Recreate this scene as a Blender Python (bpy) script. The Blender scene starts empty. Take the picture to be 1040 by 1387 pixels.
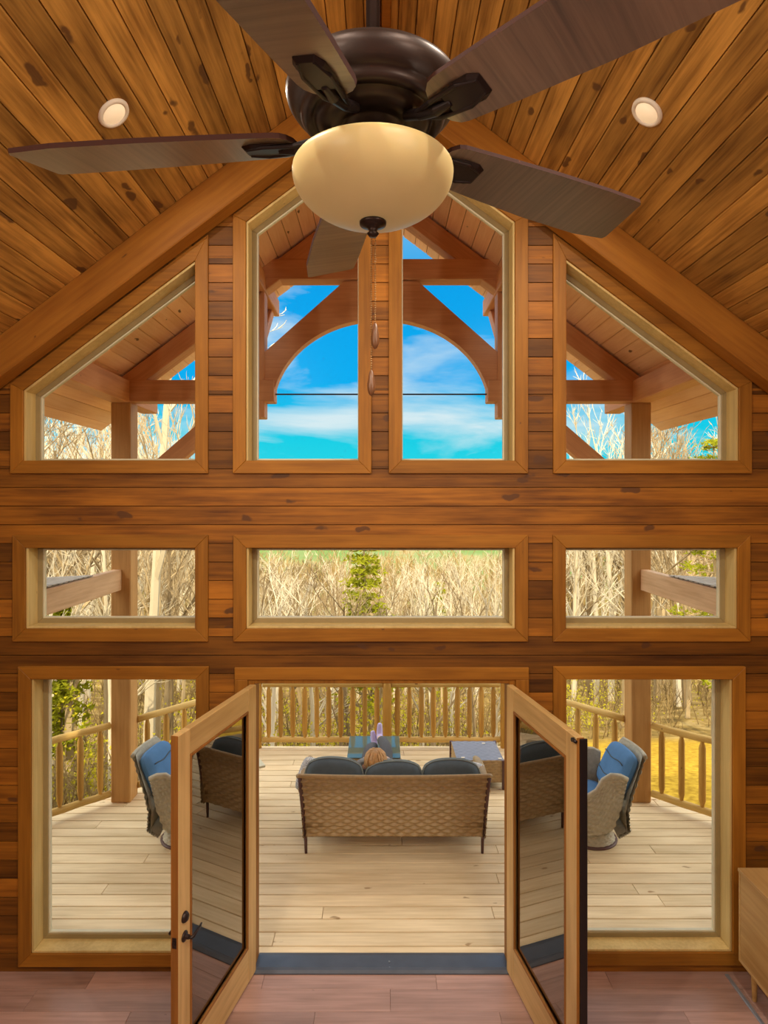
import bpy, bmesh, math, random
from mathutils import Vector, Matrix, Euler
random.seed(7)
S = bpy.context.scene
COL = S.collection
PI = math.pi
F, CX, CY, EYE = 840.0, 516.0, 680.0, 3.377
DECK = -0.05
YW = 4.46                       # inner face of the gable wall
def X(px, y): return (px - CX) / F * y
def Z(py, y): return EYE + (CY - py) / F * y
def wp(px, py): return (X(px, YW), Z(py, YW))

# ------------------------------------------------------------------ materials
def new_mat(name):
    m = bpy.data.materials.new(name); m.use_nodes = True
    nt = m.node_tree; nt.nodes.clear()
    out = nt.nodes.new('ShaderNodeOutputMaterial')
    return m, nt, out
def N(nt, t, **kw):
    n = nt.nodes.new(t)
    for k, v in kw.items():
        if k in n.inputs: n.inputs[k].default_value = v
        else: setattr(n, k, v)
    return n
def link(nt, a, b): nt.links.new(a, b)
def math_node(nt, op, a, b=None, clamp=False):
    n = nt.nodes.new('ShaderNodeMath'); n.operation = op; n.use_clamp = clamp
    for i, v in enumerate((a, b)):
        if v is None: continue
        if isinstance(v, (int, float)): n.inputs[i].default_value = v
        else: nt.links.new(v, n.inputs[i])
    return n.outputs[0]
def mixrgb(nt, fac, a, b, mode='MIX'):
    n = nt.nodes.new('ShaderNodeMix'); n.data_type = 'RGBA'; n.blend_type = mode
    for idx, v in ((0, fac), (6, a), (7, b)):
        if isinstance(v, (int, float)): n.inputs[idx].default_value = v
        elif isinstance(v, tuple): n.inputs[idx].default_value = (*v, 1) if len(v) == 3 else v
        else: nt.links.new(v, n.inputs[idx])
    return n.outputs[2]
def ramp(nt, fac, stops):
    n = nt.nodes.new('ShaderNodeValToRGB')
    e = n.color_ramp.elements
    while len(e) > 1: e.remove(e[-1])
    e[0].position = stops[0][0]; e[0].color = (*stops[0][1], 1)
    for p, c in stops[1:]:
        k = e.new(p); k.color = (*c, 1)
    nt.links.new(fac, n.inputs[0])
    return n.outputs[0]

def wood(name, light, dark, axis='X', knot=(0.09, 0.035, 0.012), rough=0.55, tint=0.45, knots=1.0, grain=1.0, spec=0.3, hue=0.0, coat=0.0):
    """Board timber: grain runs along a local axis, knots, one tone per board (face attribute)."""
    m, nt, out = new_mat(name)
    tc = N(nt, 'ShaderNodeTexCoord')
    at = N(nt, 'ShaderNodeAttribute', attribute_name='tint')
    off = nt.nodes.new('ShaderNodeVectorMath'); off.operation = 'SCALE'
    off.inputs[0].default_value = (41.3, 17.9, 29.7); link(nt, at.outputs['Fac'], off.inputs['Scale'])
    add = nt.nodes.new('ShaderNodeVectorMath'); add.operation = 'ADD'
    link(nt, tc.outputs['Object'], add.inputs[0]); link(nt, off.outputs[0], add.inputs[1])
    def scaled(along, across):
        v = nt.nodes.new('ShaderNodeVectorMath'); v.operation = 'MULTIPLY'
        s = [across] * 3; s['XYZ'.index(axis)] = along
        v.inputs[1].default_value = s; link(nt, add.outputs[0], v.inputs[0]); return v.outputs[0]
    fine = N(nt, 'ShaderNodeTexNoise', Scale=1.0, Detail=5.0, Roughness=0.62); link(nt, scaled(1.6 * grain, 42 * grain), fine.inputs['Vector'])
    broad = N(nt, 'ShaderNodeTexNoise', Scale=1.0, Detail=3.0, Roughness=0.55); link(nt, scaled(1.3, 6.5), broad.inputs['Vector'])
    g = math_node(nt, 'ADD', math_node(nt, 'MULTIPLY', fine.outputs['Fac'], 0.55), math_node(nt, 'MULTIPLY', broad.outputs['Fac'], 0.6))
    col = ramp(nt, g, [(0.40, dark), (0.70, light)])
    # tone of each board
    tv = math_node(nt, 'ADD', math_node(nt, 'MULTIPLY', at.outputs['Fac'], tint), 1.0 - tint * 0.55)
    hs = N(nt, 'ShaderNodeHueSaturation'); link(nt, tv, hs.inputs['Value']); link(nt, col, hs.inputs['Color'])
    if hue: link(nt, math_node(nt, 'ADD', math_node(nt, 'MULTIPLY', at.outputs['Fac'], hue), 0.5 - hue * .5), hs.inputs['Hue'])
    col = hs.outputs[0]
    h = fine.outputs['Fac']
    if knots > 0:
        wob = N(nt, 'ShaderNodeTexNoise', Scale=9.0, Detail=2.0); link(nt, add.outputs[0], wob.inputs['Vector'])
        kv = nt.nodes.new('ShaderNodeVectorMath'); kv.operation = 'MULTIPLY_ADD'
        kv.inputs[1].default_value = (0.5, 0.5, 0.5)
        link(nt, wob.outputs['Color'], kv.inputs[0]); link(nt, scaled(3.4, 8.0), kv.inputs[2])
        vo = N(nt, 'ShaderNodeTexVoronoi', Scale=1.0); vo.feature = 'F1'; link(nt, kv.outputs[0], vo.inputs['Vector'])
        sel = nt.nodes.new('ShaderNodeSeparateColor'); link(nt, vo.outputs['Color'], sel.inputs[0])
        rad = math_node(nt, 'MULTIPLY', math_node(nt, 'POWER', sel.outputs[0], 1.6), 0.21 * knots)
        k = math_node(nt, 'DIVIDE', math_node(nt, 'SUBTRACT', rad, vo.outputs['Distance']), 0.06, clamp=True)
        col = mixrgb(nt, math_node(nt, 'MULTIPLY', k, 0.85), col, knot)
    b = N(nt, 'ShaderNodeBump', Strength=0.18, Distance=0.004); link(nt, h, b.inputs['Height'])
    p = N(nt, 'ShaderNodeBsdfPrincipled', Roughness=rough); p.inputs['Specular IOR Level'].default_value = spec; p.inputs['Coat Weight'].default_value = coat; p.inputs['Coat Roughness'].default_value = 0.28; p.inputs['Coat IOR'].default_value = 1.7
    link(nt, col, p.inputs['Base Color']); link(nt, b.outputs[0], p.inputs['Normal']); link(nt, p.outputs[0], out.inputs[0])
    return m

def plain(name, col, rough=0.5, metal=0.0, var=0.12, scale=14.0, spec=0.5, bump=0.0, sss=0.0, glow=0.0):
    m, nt, out = new_mat(name)
    tc = N(nt, 'ShaderNodeTexCoord')
    no = N(nt, 'ShaderNodeTexNoise', Scale=scale, Detail=4.0); link(nt, tc.outputs['Object'], no.inputs['Vector'])
    c = mixrgb(nt, no.outputs['Fac'], tuple(v * (1 - var) for v in col), tuple(min(1, v * (1 + var)) for v in col))
    p = N(nt, 'ShaderNodeBsdfPrincipled', Roughness=rough, Metallic=metal); p.inputs['Specular IOR Level'].default_value = spec
    link(nt, c, p.inputs['Base Color'])
    if glow:                             # weak tan emission over the whole surface
        p.inputs['Emission Color'].default_value = (0.80, 0.60, 0.27, 1); p.inputs['Emission Strength'].default_value = glow
    if bump:
        b = N(nt, 'ShaderNodeBump', Strength=bump, Distance=0.01); link(nt, no.outputs['Fac'], b.inputs['Height']); link(nt, b.outputs[0], p.inputs['Normal'])
    if sss:
        p.inputs['Subsurface Weight'].default_value = sss; p.inputs['Subsurface Radius'].default_value = (0.1, 0.06, 0.03); p.inputs['Subsurface Scale'].default_value = 0.3
    link(nt, p.outputs[0], out.inputs[0])
    return m

def glass(name, ior=1.5, tint=(0.97, 0.99, 0.98), gain=1.0, rough=0.0):
    m, nt, out = new_mat(name)
    fr = N(nt, 'ShaderNodeFresnel', IOR=ior)
    fac = math_node(nt, 'MULTIPLY', fr.outputs[0], gain, clamp=True)
    t = N(nt, 'ShaderNodeBsdfTransparent', Color=(*tint, 1)); g = N(nt, 'ShaderNodeBsdfGlossy', Roughness=rough, Color=(1.0, 0.93, 0.84, 1))
    mx = N(nt, 'ShaderNodeMixShader'); link(nt, fac, mx.inputs[0]); link(nt, t.outputs[0], mx.inputs[1]); link(nt, g.outputs[0], mx.inputs[2])
    link(nt, mx.outputs[0], out.inputs[0]); return m

M = {}
M['wall'] = wood('wall_shiplap', (0.325, 0.118, 0.011), (0.105, 0.033, 0.004), 'X', tint=0.95, knots=1.4)
M['casing'] = wood('casing_timber', (0.365, 0.145, 0.014), (0.215, 0.078, 0.007), 'X', tint=0.25, knots=0.55)
M['casing_v'] = wood('casing_timber_upright', (0.365, 0.145, 0.014), (0.215, 0.078, 0.007), 'Z', tint=0.25, knots=0.55)
M['ceiling'] = wood('ceiling_boards', (0.60, 0.300, 0.062), (0.175, 0.072, 0.012), 'Y', tint=0.5, knots=1.55)
M['beam'] = wood('rafter_timber', (0.41, 0.165, 0.020), (0.27, 0.095, 0.011), 'X', tint=0.1, knots=0.4)
M['liner'] = wood('pine_liner', (0.66, 0.49, 0.20), (0.50, 0.35, 0.125), 'Z', tint=0.15, knots=0.5)
M['door'] = wood('oak_door', (0.72, 0.49, 0.21), (0.50, 0.31, 0.115), 'Z', tint=0.15, knots=0.0, grain=0.8, rough=0.4)
M['door_x'] = wood('oak_door_rail', (0.72, 0.49, 0.21), (0.50, 0.31, 0.115), 'X', tint=0.15, knots=0.0, grain=0.8, rough=0.4)
M['edge'] = wood('door_edge', (0.36, 0.15, 0.03), (0.22, 0.08, 0.015), 'Z', tint=0.1, knots=0.0)
M['deck'] = wood('deck_boards', (0.84, 0.69, 0.46), (0.63, 0.485, 0.285), 'X', knot=(0.34, 0.21, 0.10), tint=0.16, knots=0.75, rough=0.6)
M['timber'] = wood('porch_timber', (0.72, 0.37, 0.175), (0.56, 0.26, 0.11), 'X', tint=0.15, knots=0.5)
M['post'] = wood('porch_post_timber', (0.58, 0.33, 0.125), (0.43, 0.225, 0.075), 'Z', tint=0.15, knots=0.35)
M['porch_ceiling'] = wood('porch_ceiling_boards', (0.97, 0.64, 0.40), (0.86, 0.50, 0.27), 'Y', tint=0.22, knots=0.9)
M['log'] = wood('peeled_log', (0.72, 0.50, 0.17), (0.52, 0.32, 0.08), 'X', tint=0.2, knots=0.6)
M['log_v'] = wood('peeled_log_upright', (0.60, 0.36, 0.09), (0.42, 0.22, 0.04), 'Z', tint=0.3, knots=0.6)
M['greybeam'] = wood('weathered_beam', (0.78, 0.54, 0.34), (0.58, 0.36, 0.20), 'X', tint=0.1, knots=0.9)
M['floor'] = wood('floor_planks', (0.48, 0.285, 0.230), (0.29, 0.165, 0.125), 'X', knot=(0.15, 0.08, 0.06), tint=0.4, knots=0.5, rough=0.33, spec=0.5)
M['blade'] = wood('dark_blade', (0.21, 0.155, 0.110), (0.036, 0.023, 0.020), 'X', knot=(0.03, 0.02, 0.018), tint=0.2, knots=0.25, rough=0.34, grain=2.2, spec=1.0, coat=0.7)
M['blade_edge'] = plain('blade_edge', (0.042, 0.016, 0.012), 0.8, spec=0.1)
M['credenza'] = wood('pale_oak', (0.55, 0.34, 0.13), (0.40, 0.22, 0.07), 'Y', tint=0.15, knots=0.15, rough=0.45)
M['sash'] = plain('sash_olive', (0.30, 0.225, 0.10), 0.45)
M['bead'] = plain('glazing_bead', (0.62, 0.58, 0.42), 0.4)
M['pane'] = glass('window_glass', 1.28, (0.985, 0.99, 0.985), 0.05, 0.2)
M['door_glass'] = glass('door_glass', 1.9, (0.84, 0.78, 0.70), 1.75)
M['bronze'] = plain('oiled_bronze', (0.040, 0.026, 0.023), 0.38, 0.6, 0.25)
M['black'] = plain('black_metal', (0.022, 0.016, 0.018), 0.4, 0.5)
M['bowl'] = plain('tea_stained_glass', (0.56, 0.44, 0.20), 0.42, 0, 0.05, 6, sss=0.35, glow=0.13)
M['white'] = plain('white_trim', (0.85, 0.78, 0.66), 0.45)
M['silver'] = plain('grey_metal', (0.36, 0.38, 0.42), 0.4, 0.6)
M['sill'] = plain('dark_sill', (0.085, 0.100, 0.135), 0.42, 0.3, 0.25, 8)
M['wicker'] = plain('brown_wicker', (0.40, 0.275, 0.135), 0.5, 0, 0.35, 30)
M['wicker_grey'] = plain('grey_wicker', (0.46, 0.42, 0.32), 0.5, 0, 0.3, 30)
M['wicker_blue'] = plain('slate_wicker', (0.20, 0.22, 0.29), 0.5, 0, 0.25, 30)
M['leg'] = plain('brown_leg', (0.10, 0.045, 0.04), 0.45)
M['slate'] = plain('slate_fabric', (0.085, 0.115, 0.145), 0.85, 0, 0.2, 20)
M['slate_pipe'] = plain('slate_piping', (0.24, 0.29, 0.30), 0.8)
M['blue'] = plain('blue_fabric', (0.085, 0.22, 0.46), 0.85, 0, 0.2, 9, bump=0.3)
M['hair'] = plain('auburn_hair', (0.55, 0.31, 0.12), 0.5, 0, 0.6, 30, bump=0.4)
M['skin'] = plain('skin', (0.72, 0.47, 0.35), 0.5, 0, 0.06, sss=0.1)
M['sock'] = plain('lavender_sock', (0.50, 0.45, 0.78), 0.85)
M['trouser'] = plain('charcoal_trousers', (0.075, 0.075, 0.085), 0.85)
M['shirt'] = plain('grey_shirt', (0.24, 0.25, 0.26), 0.85)
M['table_glass'] = plain('green_glass_top', (0.10, 0.14, 0.115), 0.03, 0, 0.05, spec=0.9)
M['shingle'] = plain('grey_shingle', (0.46, 0.42, 0.37), 0.85, 0, 0.35, 25, bump=0.5)
M['roof'] = plain('roof_deck', (0.20, 0.13, 0.07), 0.9)
M['chain'] = plain('brass_chain', (0.36, 0.22, 0.09), 0.4, 0.7)
M['pull'] = plain('walnut_pull', (0.16, 0.07, 0.03), 0.35)
M['litter'] = None
def patterned():
    m, nt, out = new_mat('patterned_cotton')
    tc = N(nt, 'ShaderNodeTexCoord')
    v = N(nt, 'ShaderNodeTexVoronoi', Scale=17.0); v.feature = 'DISTANCE_TO_EDGE'; link(nt, tc.outputs['Object'], v.inputs['Vector'])
    c = ramp(nt, v.outputs['Distance'], [(0.05, (0.72, 0.74, 0.74)), (0.11, (0.13, 0.20, 0.36)), (0.17, (0.74, 0.75, 0.74))])
    p = N(nt, 'ShaderNodeBsdfPrincipled', Roughness=0.85); link(nt, c, p.inputs['Base Color']); link(nt, p.outputs[0], out.inputs[0]); return m
M['pattern'] = patterned()
def bark(name, a, b):
    m, nt, out = new_mat(name)
    tc = N(nt, 'ShaderNodeTexCoord'); oi = N(nt, 'ShaderNodeObjectInfo')
    no = N(nt, 'ShaderNodeTexNoise', Scale=3.0, Detail=3.0); link(nt, tc.outputs['Object'], no.inputs['Vector'])
    f = math_node(nt, 'ADD', math_node(nt, 'MULTIPLY', oi.outputs['Random'], 0.75), math_node(nt, 'MULTIPLY', no.outputs['Fac'], 0.35))
    p = N(nt, 'ShaderNodeBsdfPrincipled', Roughness=0.85); link(nt, mixrgb(nt, f, a, b), p.inputs['Base Color']); link(nt, p.outputs[0], out.inputs[0]); return m
M['bark'] = bark('pale_bark', (0.11, 0.068, 0.026), (0.46, 0.34, 0.18))
M['bark_white'] = bark('white_bark', (0.46, 0.385, 0.25), (0.66, 0.58, 0.43))
M['bark2'] = M['bark_white']
M['twig'] = bark('tan_twigs', (0.145, 0.092, 0.030), (0.32, 0.215, 0.075))
def leafy(name, a, b):
    m, nt, out = new_mat(name)
    tc = N(nt, 'ShaderNodeTexCoord')
    no = N(nt, 'ShaderNodeTexNoise', Scale=2.5, Detail=3.0); link(nt, tc.outputs['Object'], no.inputs['Vector'])
    c = mixrgb(nt, no.outputs['Fac'], a, b)
    d = N(nt, 'ShaderNodeBsdfDiffuse'); t = N(nt, 'ShaderNodeBsdfTranslucent'); mx = N(nt, 'ShaderNodeMixShader', Fac=0.35)
    link(nt, c, d.inputs[0]); link(nt, c, t.inputs[0]); link(nt, d.outputs[0], mx.inputs[1]); link(nt, t.outputs[0], mx.inputs[2]); link(nt, mx.outputs[0], out.inputs[0]); return m
M['needle'] = leafy('pine_needles', (0.16, 0.19, 0.012), (0.42, 0.40, 0.025))
M['bushleaf'] = leafy('bush_leaves', (0.26, 0.25, 0.012), (0.58, 0.48, 0.03))
def ground_mat():
    m, nt, out = new_mat('leaf_litter')
    tc = N(nt, 'ShaderNodeTexCoord')
    a = N(nt, 'ShaderNodeTexNoise', Scale=0.9, Detail=8.0, Roughness=0.7); link(nt, tc.outputs['Object'], a.inputs['Vector'])
    c = ramp(nt, a.outputs['Fac'], [(0.33, (0.08, 0.05, 0.016)), (0.5, (0.26, 0.17, 0.05)), (0.68, (0.46, 0.33, 0.14))])
    sx = N(nt, 'ShaderNodeSeparateXYZ'); link(nt, tc.outputs['Object'], sx.inputs[0])
    far = math_node(nt, 'DIVIDE', math_node(nt, 'SUBTRACT', sx.outputs['Y'], 110.0), 60.0, clamp=True)
    bn = N(nt, 'ShaderNodeTexNoise', Scale=0.045, Detail=6.0); link(nt, tc.outputs['Object'], bn.inputs['Vector'])
    fc = ramp(nt, bn.outputs['Fac'], [(0.42, (0.12, 0.19, 0.055)), (0.53, (0.16, 0.21, 0.08)), (0.64, (0.28, 0.22, 0.11))])
    c = mixrgb(nt, far, c, fc)
    law = math_node(nt, 'DIVIDE', math_node(nt, 'SUBTRACT', sx.outputs['X'], 3.0), 1.5, clamp=True)
    lawy = math_node(nt, 'DIVIDE', math_node(nt, 'SUBTRACT', 21.0, sx.outputs['Y']), 2.0, clamp=True)
    gn = N(nt, 'ShaderNodeTexNoise', Scale=7.0, Detail=5.0); link(nt, tc.outputs['Object'], gn.inputs['Vector'])
    c = mixrgb(nt, math_node(nt, 'MULTIPLY', law, lawy), c, ramp(nt, gn.outputs['Fac'], [(0.3, (0.27, 0.155, 0.014)), (0.7, (0.52, 0.33, 0.035))]))
    p = N(nt, 'ShaderNodeBsdfPrincipled', Roughness=0.95); p.inputs['Specular IOR Level'].default_value = 0.1
    b = N(nt, 'ShaderNodeBump', Strength=0.6, Distance=0.1); link(nt, a.outputs['Fac'], b.inputs['Height']); link(nt, b.outputs[0], p.inputs['Normal'])
    link(nt, c, p.inputs['Base Color']); link(nt, p.outputs[0], out.inputs[0]); return m
M['litter'] = ground_mat()

# ------------------------------------------------------------------ mesh builder
def world_offset(o):
    v = Vector((0, 0, 0))
    while o is not None:
        v = v + o.location; o = o.parent
    return v
class MB:
    def __init__(s): s.v = []; s.f = []; s.t = []
    def add(s, vs, fs, t=None):
        k = len(s.v); s.v += [tuple(p) for p in vs]
        t = random.random() if t is None else t
        for f in fs: s.f.append(tuple(i + k for i in f)); s.t.append(t)
        return s
    def hexa(s, a, b, t=None):          # two quads of four points, a = one end, b = other end (same order)
        return s.add(list(a) + list(b), [(3, 2, 1, 0), (4, 5, 6, 7), (0, 1, 5, 4), (1, 2, 6, 5), (2, 3, 7, 6), (3, 0, 4, 7)], t)
    def box(s, x0, x1, y0, y1, z0, z1, t=None):
        return s.hexa([(x0, y0, z0), (x1, y0, z0), (x1, y1, z0), (x0, y1, z0)], [(x0, y0, z1), (x1, y0, z1), (x1, y1, z1), (x0, y1, z1)], t)
    def prism(s, poly, y0, y1, t=None):  # polygon in x,z swept in y (convex or mildly concave ngon)
        n = len(poly)
        vs = [(p[0], y0, p[1]) for p in poly] + [(p[0], y1, p[1]) for p in poly]
        fs = [tuple(range(n)), tuple(range(2 * n - 1, n - 1, -1))] + [(i, n + i, n + (i + 1) % n, (i + 1) % n) for i in range(n)]
        return s.add(vs, fs, t)
    def tube(s, pts, rad, n=8, t=None, cap=True):
        pts = [Vector(p) for p in pts]; k = len(pts); vs = []; fs = []
        if isinstance(rad, (int, float)): rad = [rad] * k
        prev = None
        for i, p in enumerate(pts):
            d = (pts[min(i + 1, k - 1)] - pts[max(i - 1, 0)]).normalized()
            if prev is None:
                ref = Vector((0, 0, 1)) if abs(d.z) < 0.9 else Vector((1, 0, 0))
                u = d.cross(ref).normalized()
            else: u = (prev - d * prev.dot(d)).normalized()
            prev = u; w = d.cross(u)
            for j in range(n):
                a = 2 * PI * j / n; vs.append(p + (u * math.cos(a) + w * math.sin(a)) * rad[i])
        for i in range(k - 1):
            for j in range(n):
                a = i * n + j; b = i * n + (j + 1) % n
                fs.append((a, b, b + n, a + n))
        if cap: fs += [tuple(range(n - 1, -1, -1)), tuple(range((k - 1) * n, k * n))]
        return s.add(vs, fs, t)
    def lathe(s, prof, c=(0, 0, 0), n=48, t=None, mtx=None):
        vs = []; fs = []; k = len(prof)
        for r, z in prof:
            for j in range(n):
                a = 2 * PI * j / n; vs.append(Vector((r * math.cos(a), r * math.sin(a), z)))
        if mtx is not None: vs = [mtx @ v for v in vs]
        vs = [v + Vector(c) for v in vs]
        for i in range(k - 1):
            for j in range(n):
                a = i * n + j; b = i * n + (j + 1) % n; fs.append((a, b, b + n, a + n))
        if prof[0][0] > 1e-5: fs.append(tuple(range(n - 1, -1, -1)))
        if prof[-1][0] > 1e-5: fs.append(tuple(range((k - 1) * n, k * n)))
        return s.add(vs, fs, t)
    def grid(s, P, nu, nv, t=None):
        vs = [P(i / nu, j / nv) for j in range(nv + 1) for i in range(nu + 1)]
        fs = [(j * (nu + 1) + i, j * (nu + 1) + i + 1, (j + 1) * (nu + 1) + i + 1, (j + 1) * (nu + 1) + i) for j in range(nv) for i in range(nu)]
        return s.add(vs, fs, t)
    def build(s, name, mat, parent=None, bevel=0.0, smooth=False, sub=0, weld=False, seg=1):
        me = bpy.data.meshes.new(name); me.from_pydata(s.v, [], s.f)
        a = me.attributes.new('tint', 'FLOAT', 'FACE'); a.data.foreach_set('value', s.t)
        bm = bmesh.new(); bm.from_mesh(me)
        if weld: bmesh.ops.remove_doubles(bm, verts=bm.verts, dist=1e-5)
        bmesh.ops.recalc_face_normals(bm, faces=bm.faces); bm.to_mesh(me); bm.free()
        if smooth: me.polygons.foreach_set('use_smooth', [True] * len(me.polygons))
        me.materials.append(mat)
        o = bpy.data.objects.new(name, me); COL.objects.link(o)
        if parent is not None:
            o.parent = parent; o.location = -world_offset(parent)
        if bevel:
            b = o.modifiers.new('bevel', 'BEVEL'); b.width = bevel; b.segments = seg; b.limit_method = 'ANGLE'; b.angle_limit = math.radians(35)
        if sub:
            b = o.modifiers.new('sub', 'SUBSURF'); b.levels = sub; b.render_levels = sub
        return o
def local(o):                            # the mesh is already in its parent's own frame
    o.location = (0, 0, 0); return o
def tag(o, label, cat, group=None, kind=None):
    o['label'] = label; o['category'] = cat
    if group: o['group'] = group
    if kind: o['kind'] = kind
    return o
def thing(name, loc, label, cat, group=None, rz=0.0):
    o = bpy.data.objects.new(name, None); COL.objects.link(o); o.location = loc; o.rotation_euler = (0, 0, rz); o.empty_display_size = 0.1
    return tag(o, label, cat, group)
def struct(o): o['kind'] = 'structure'; return o
def timber(name, p0, p1, w, h, mat, parent=None, up=(0, 0, 1), bevel=0.008, ext=(0, 0)):
    """A squared timber of its own from p0 to p1; w across, h along 'up'."""
    p0 = Vector(p0); p1 = Vector(p1); d = p1 - p0; L = d.length; d = d / L
    u = Vector(up); u = (u - d * u.dot(d)).normalized(); s = u.cross(d)
    m = MB(); m.box(-ext[0], L + ext[1], -w / 2, w / 2, -h / 2, h / 2)
    o = m.build(name, mat, None, bevel)
    mw = Matrix((d, s, u)).transposed().to_4x4(); mw.translation = p0
    if parent is not None:
        o.parent = parent; mw = Matrix.Translation(-world_offset(parent)) @ mw
    o.matrix_local = mw if parent is not None else mw
    if parent is None: o.matrix_world = mw
    return o
def weave(m, P, L, H, pu=0.030, pv=0.020, amp=0.005, seg=4, thick=0.012, t=0.5):
    """Woven cane surface: strands over and under their stakes. P(u,v) -> point, u runs along the strands."""
    nr = max(2, round(H / pv)); nc = max(2, round(L / pu)); nu = nc * seg; nv = nr * 4
    def Nn(u, v):
        e = 1e-3
        a = Vector(P(min(1, u + e), v)) - Vector(P(max(0, u - e), v)); b = Vector(P(u, min(1, v + e))) - Vector(P(u, max(0, v - e)))
        n = a.cross(b); return n.normalized() if n.length > 0 else Vector((0, 0, 1))
    prof = [-0.9, 0.35, 1.0, 0.35]
    def Q(u, v):
        j = round(v * nv); row = min(j // 4, nr - 1); k = prof[j % 4]
        s = math.sin(PI * u * nc + PI * row)
        d = amp * (0.6 * k + (s if j % 4 else 0.0) * 0.9)
        return Vector(P(u, v)) + Nn(u, v) * d
    m.grid(Q, nu, nv, t)
    m.grid(lambda u, v: Vector(P(u, v)) - Nn(u, v) * thick, max(8, nc), max(4, nr), t)
    return m

# ------------------------------------------------------------------ gable wall with its openings
A_IN, A_OUT, SL = 3.153, 3.69, 0.755       # heights of the two ceilings above the eye at the ridge; slope
HW = 3.3                                    # half width of the room
def poly(pts): return [wp(*p) for p in pts]
SEEN = {       # daylight edge of each casing as the room sees it
 1: poly([(33, 624), (265, 624), (265, 354), (33, 529)]),
 2: poly([(333.5, 624), (485.5, 624), (485.5, 187), (333.5, 301.5)]),
 3: poly([(544, 624), (697, 624), (697, 301.5), (544, 187)]),
 4: poly([(766, 624), (999, 624), (999, 526), (766, 352)]),
 5: poly([(36, 851), (265, 851), (265, 742), (36, 742)]),
 6: poly([(334, 851), (697, 851), (697, 742), (334, 742)]),
 7: poly([(765.5, 851), (997, 851), (997, 742), (765.5, 742)]),
 8: poly([(43.5, 1290), (266, 1290), (266, 919.5), (43.5, 919.5)]),
 9: poly([(766, 1288), (990.5, 1288), (990.5, 919.5), (766, 919.5)]),
}
OPEN = {       # framed opening behind it; the casing laps over the opening on some sides
 1: poly([(33, 631), (271, 631), (271, 349.5), (33, 529)]),
 2: poly([(333.5, 631), (495, 631), (495, 180), (333.5, 301.5)]),
 3: poly([(535, 631), (697, 631), (697, 301.5), (535, 180)]),
 4: poly([(760, 631), (999, 631), (999, 526), (760, 347.5)]),
 5: poly([(36, 851), (271, 851), (271, 736), (36, 736)]),
 6: poly([(334, 851), (697, 851), (697, 736), (334, 736)]),
 7: poly([(760, 851), (997, 851), (997, 736), (760, 736)]),
 8: poly([(43.5, 1290), (271, 1290), (271, 915), (43.5, 915)]),
 9: poly([(761, 1288), (990.5, 1288), (990.5, 915), (761, 915)]),
}
DOOR = [(-0.955, 0.0), (0.965, 0.0), (0.965, Z(920, YW)), (-0.955, Z(920, YW))]
def span(p, z):
    xs = []
    for i in range(len(p)):
        (x0, z0), (x1, z1) = p[i], p[(i + 1) % len(p)]
        if min(z0, z1) - 1e-9 <= z <= max(z0, z1) + 1e-9:
            xs += [x0, x1] if abs(z1 - z0) < 1e-9 else [x0 + (x1 - x0) * (z - z0) / (z1 - z0)]
    return (min(xs), max(xs)) if xs else None
def wall_pieces(z0, z1, A):
    """Trapezoids of the wall between heights z0 and z1 that lie outside every opening."""
    polys = list(OPEN.values()) + [DOOR]
    cuts = sorted({z0, z1} | {round(q[1], 6) for p in polys for q in p if z0 < q[1] < z1} | ({EYE + A - SL * HW} if z0 < EYE + A - SL * HW < z1 else set()))
    out = []
    for a, b in zip(cuts, cuts[1:]):
        if b - a < 1e-4: continue
        e = 1e-5
        def edge(z): return min(HW, (EYE + A - z) / SL)
        if edge(b) <= 0.01: continue
        L = [(-edge(a), -edge(b))]
        sp = sorted([(span(p, a + e), span(p, b - e)) for p in polys if span(p, a + e) and span(p, b - e)])
        cur = (-edge(a), -edge(b))
        for lo, hi in sp:
            out.append((cur, (lo[0], hi[0]), a, b)); cur = (lo[1], hi[1])
        out.append((cur, (edge(a), edge(b)), a, b))
    return [o for o in out if o[1][0] - o[0][0] > 0.005 or o[1][1] - o[0][1] > 0.005]
m = MB()
for l, r, a, b in wall_pieces(0, EYE + A_OUT - 0.02, A_OUT):
    m.prism([(l[0], a), (r[0], a), (r[1], b), (l[1], b)], YW + 0.02, YW + 0.17, 0.4)
core = struct(m.build('wall_front', M['wall']))
m = MB(); zb = 0.0; PB = 0.134
while zb < EYE + A_IN:
    zt = min(zb + PB, EYE + A_IN)
    joint = random.uniform(-2.5, 2.5); ta, tb = random.random(), random.random()
    for l, r, a, b in wall_pieces(zb, zt - 0.005, A_IN + 0.1):
        mid = (l[0] + r[0]) / 2
        tt = (ta if mid < joint else tb)
        if mid - l[0] < 0.35: tt = random.random()
        if abs(b - (zt - 0.0035)) < 1e-6 or True:
            m.prism([(l[0], a), (r[0], a), (r[1], b), (l[1], b)], YW, YW + 0.02, tt)
    zb = zt
cl = m.build('cladding', M['wall'], core, 0.002)

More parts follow.
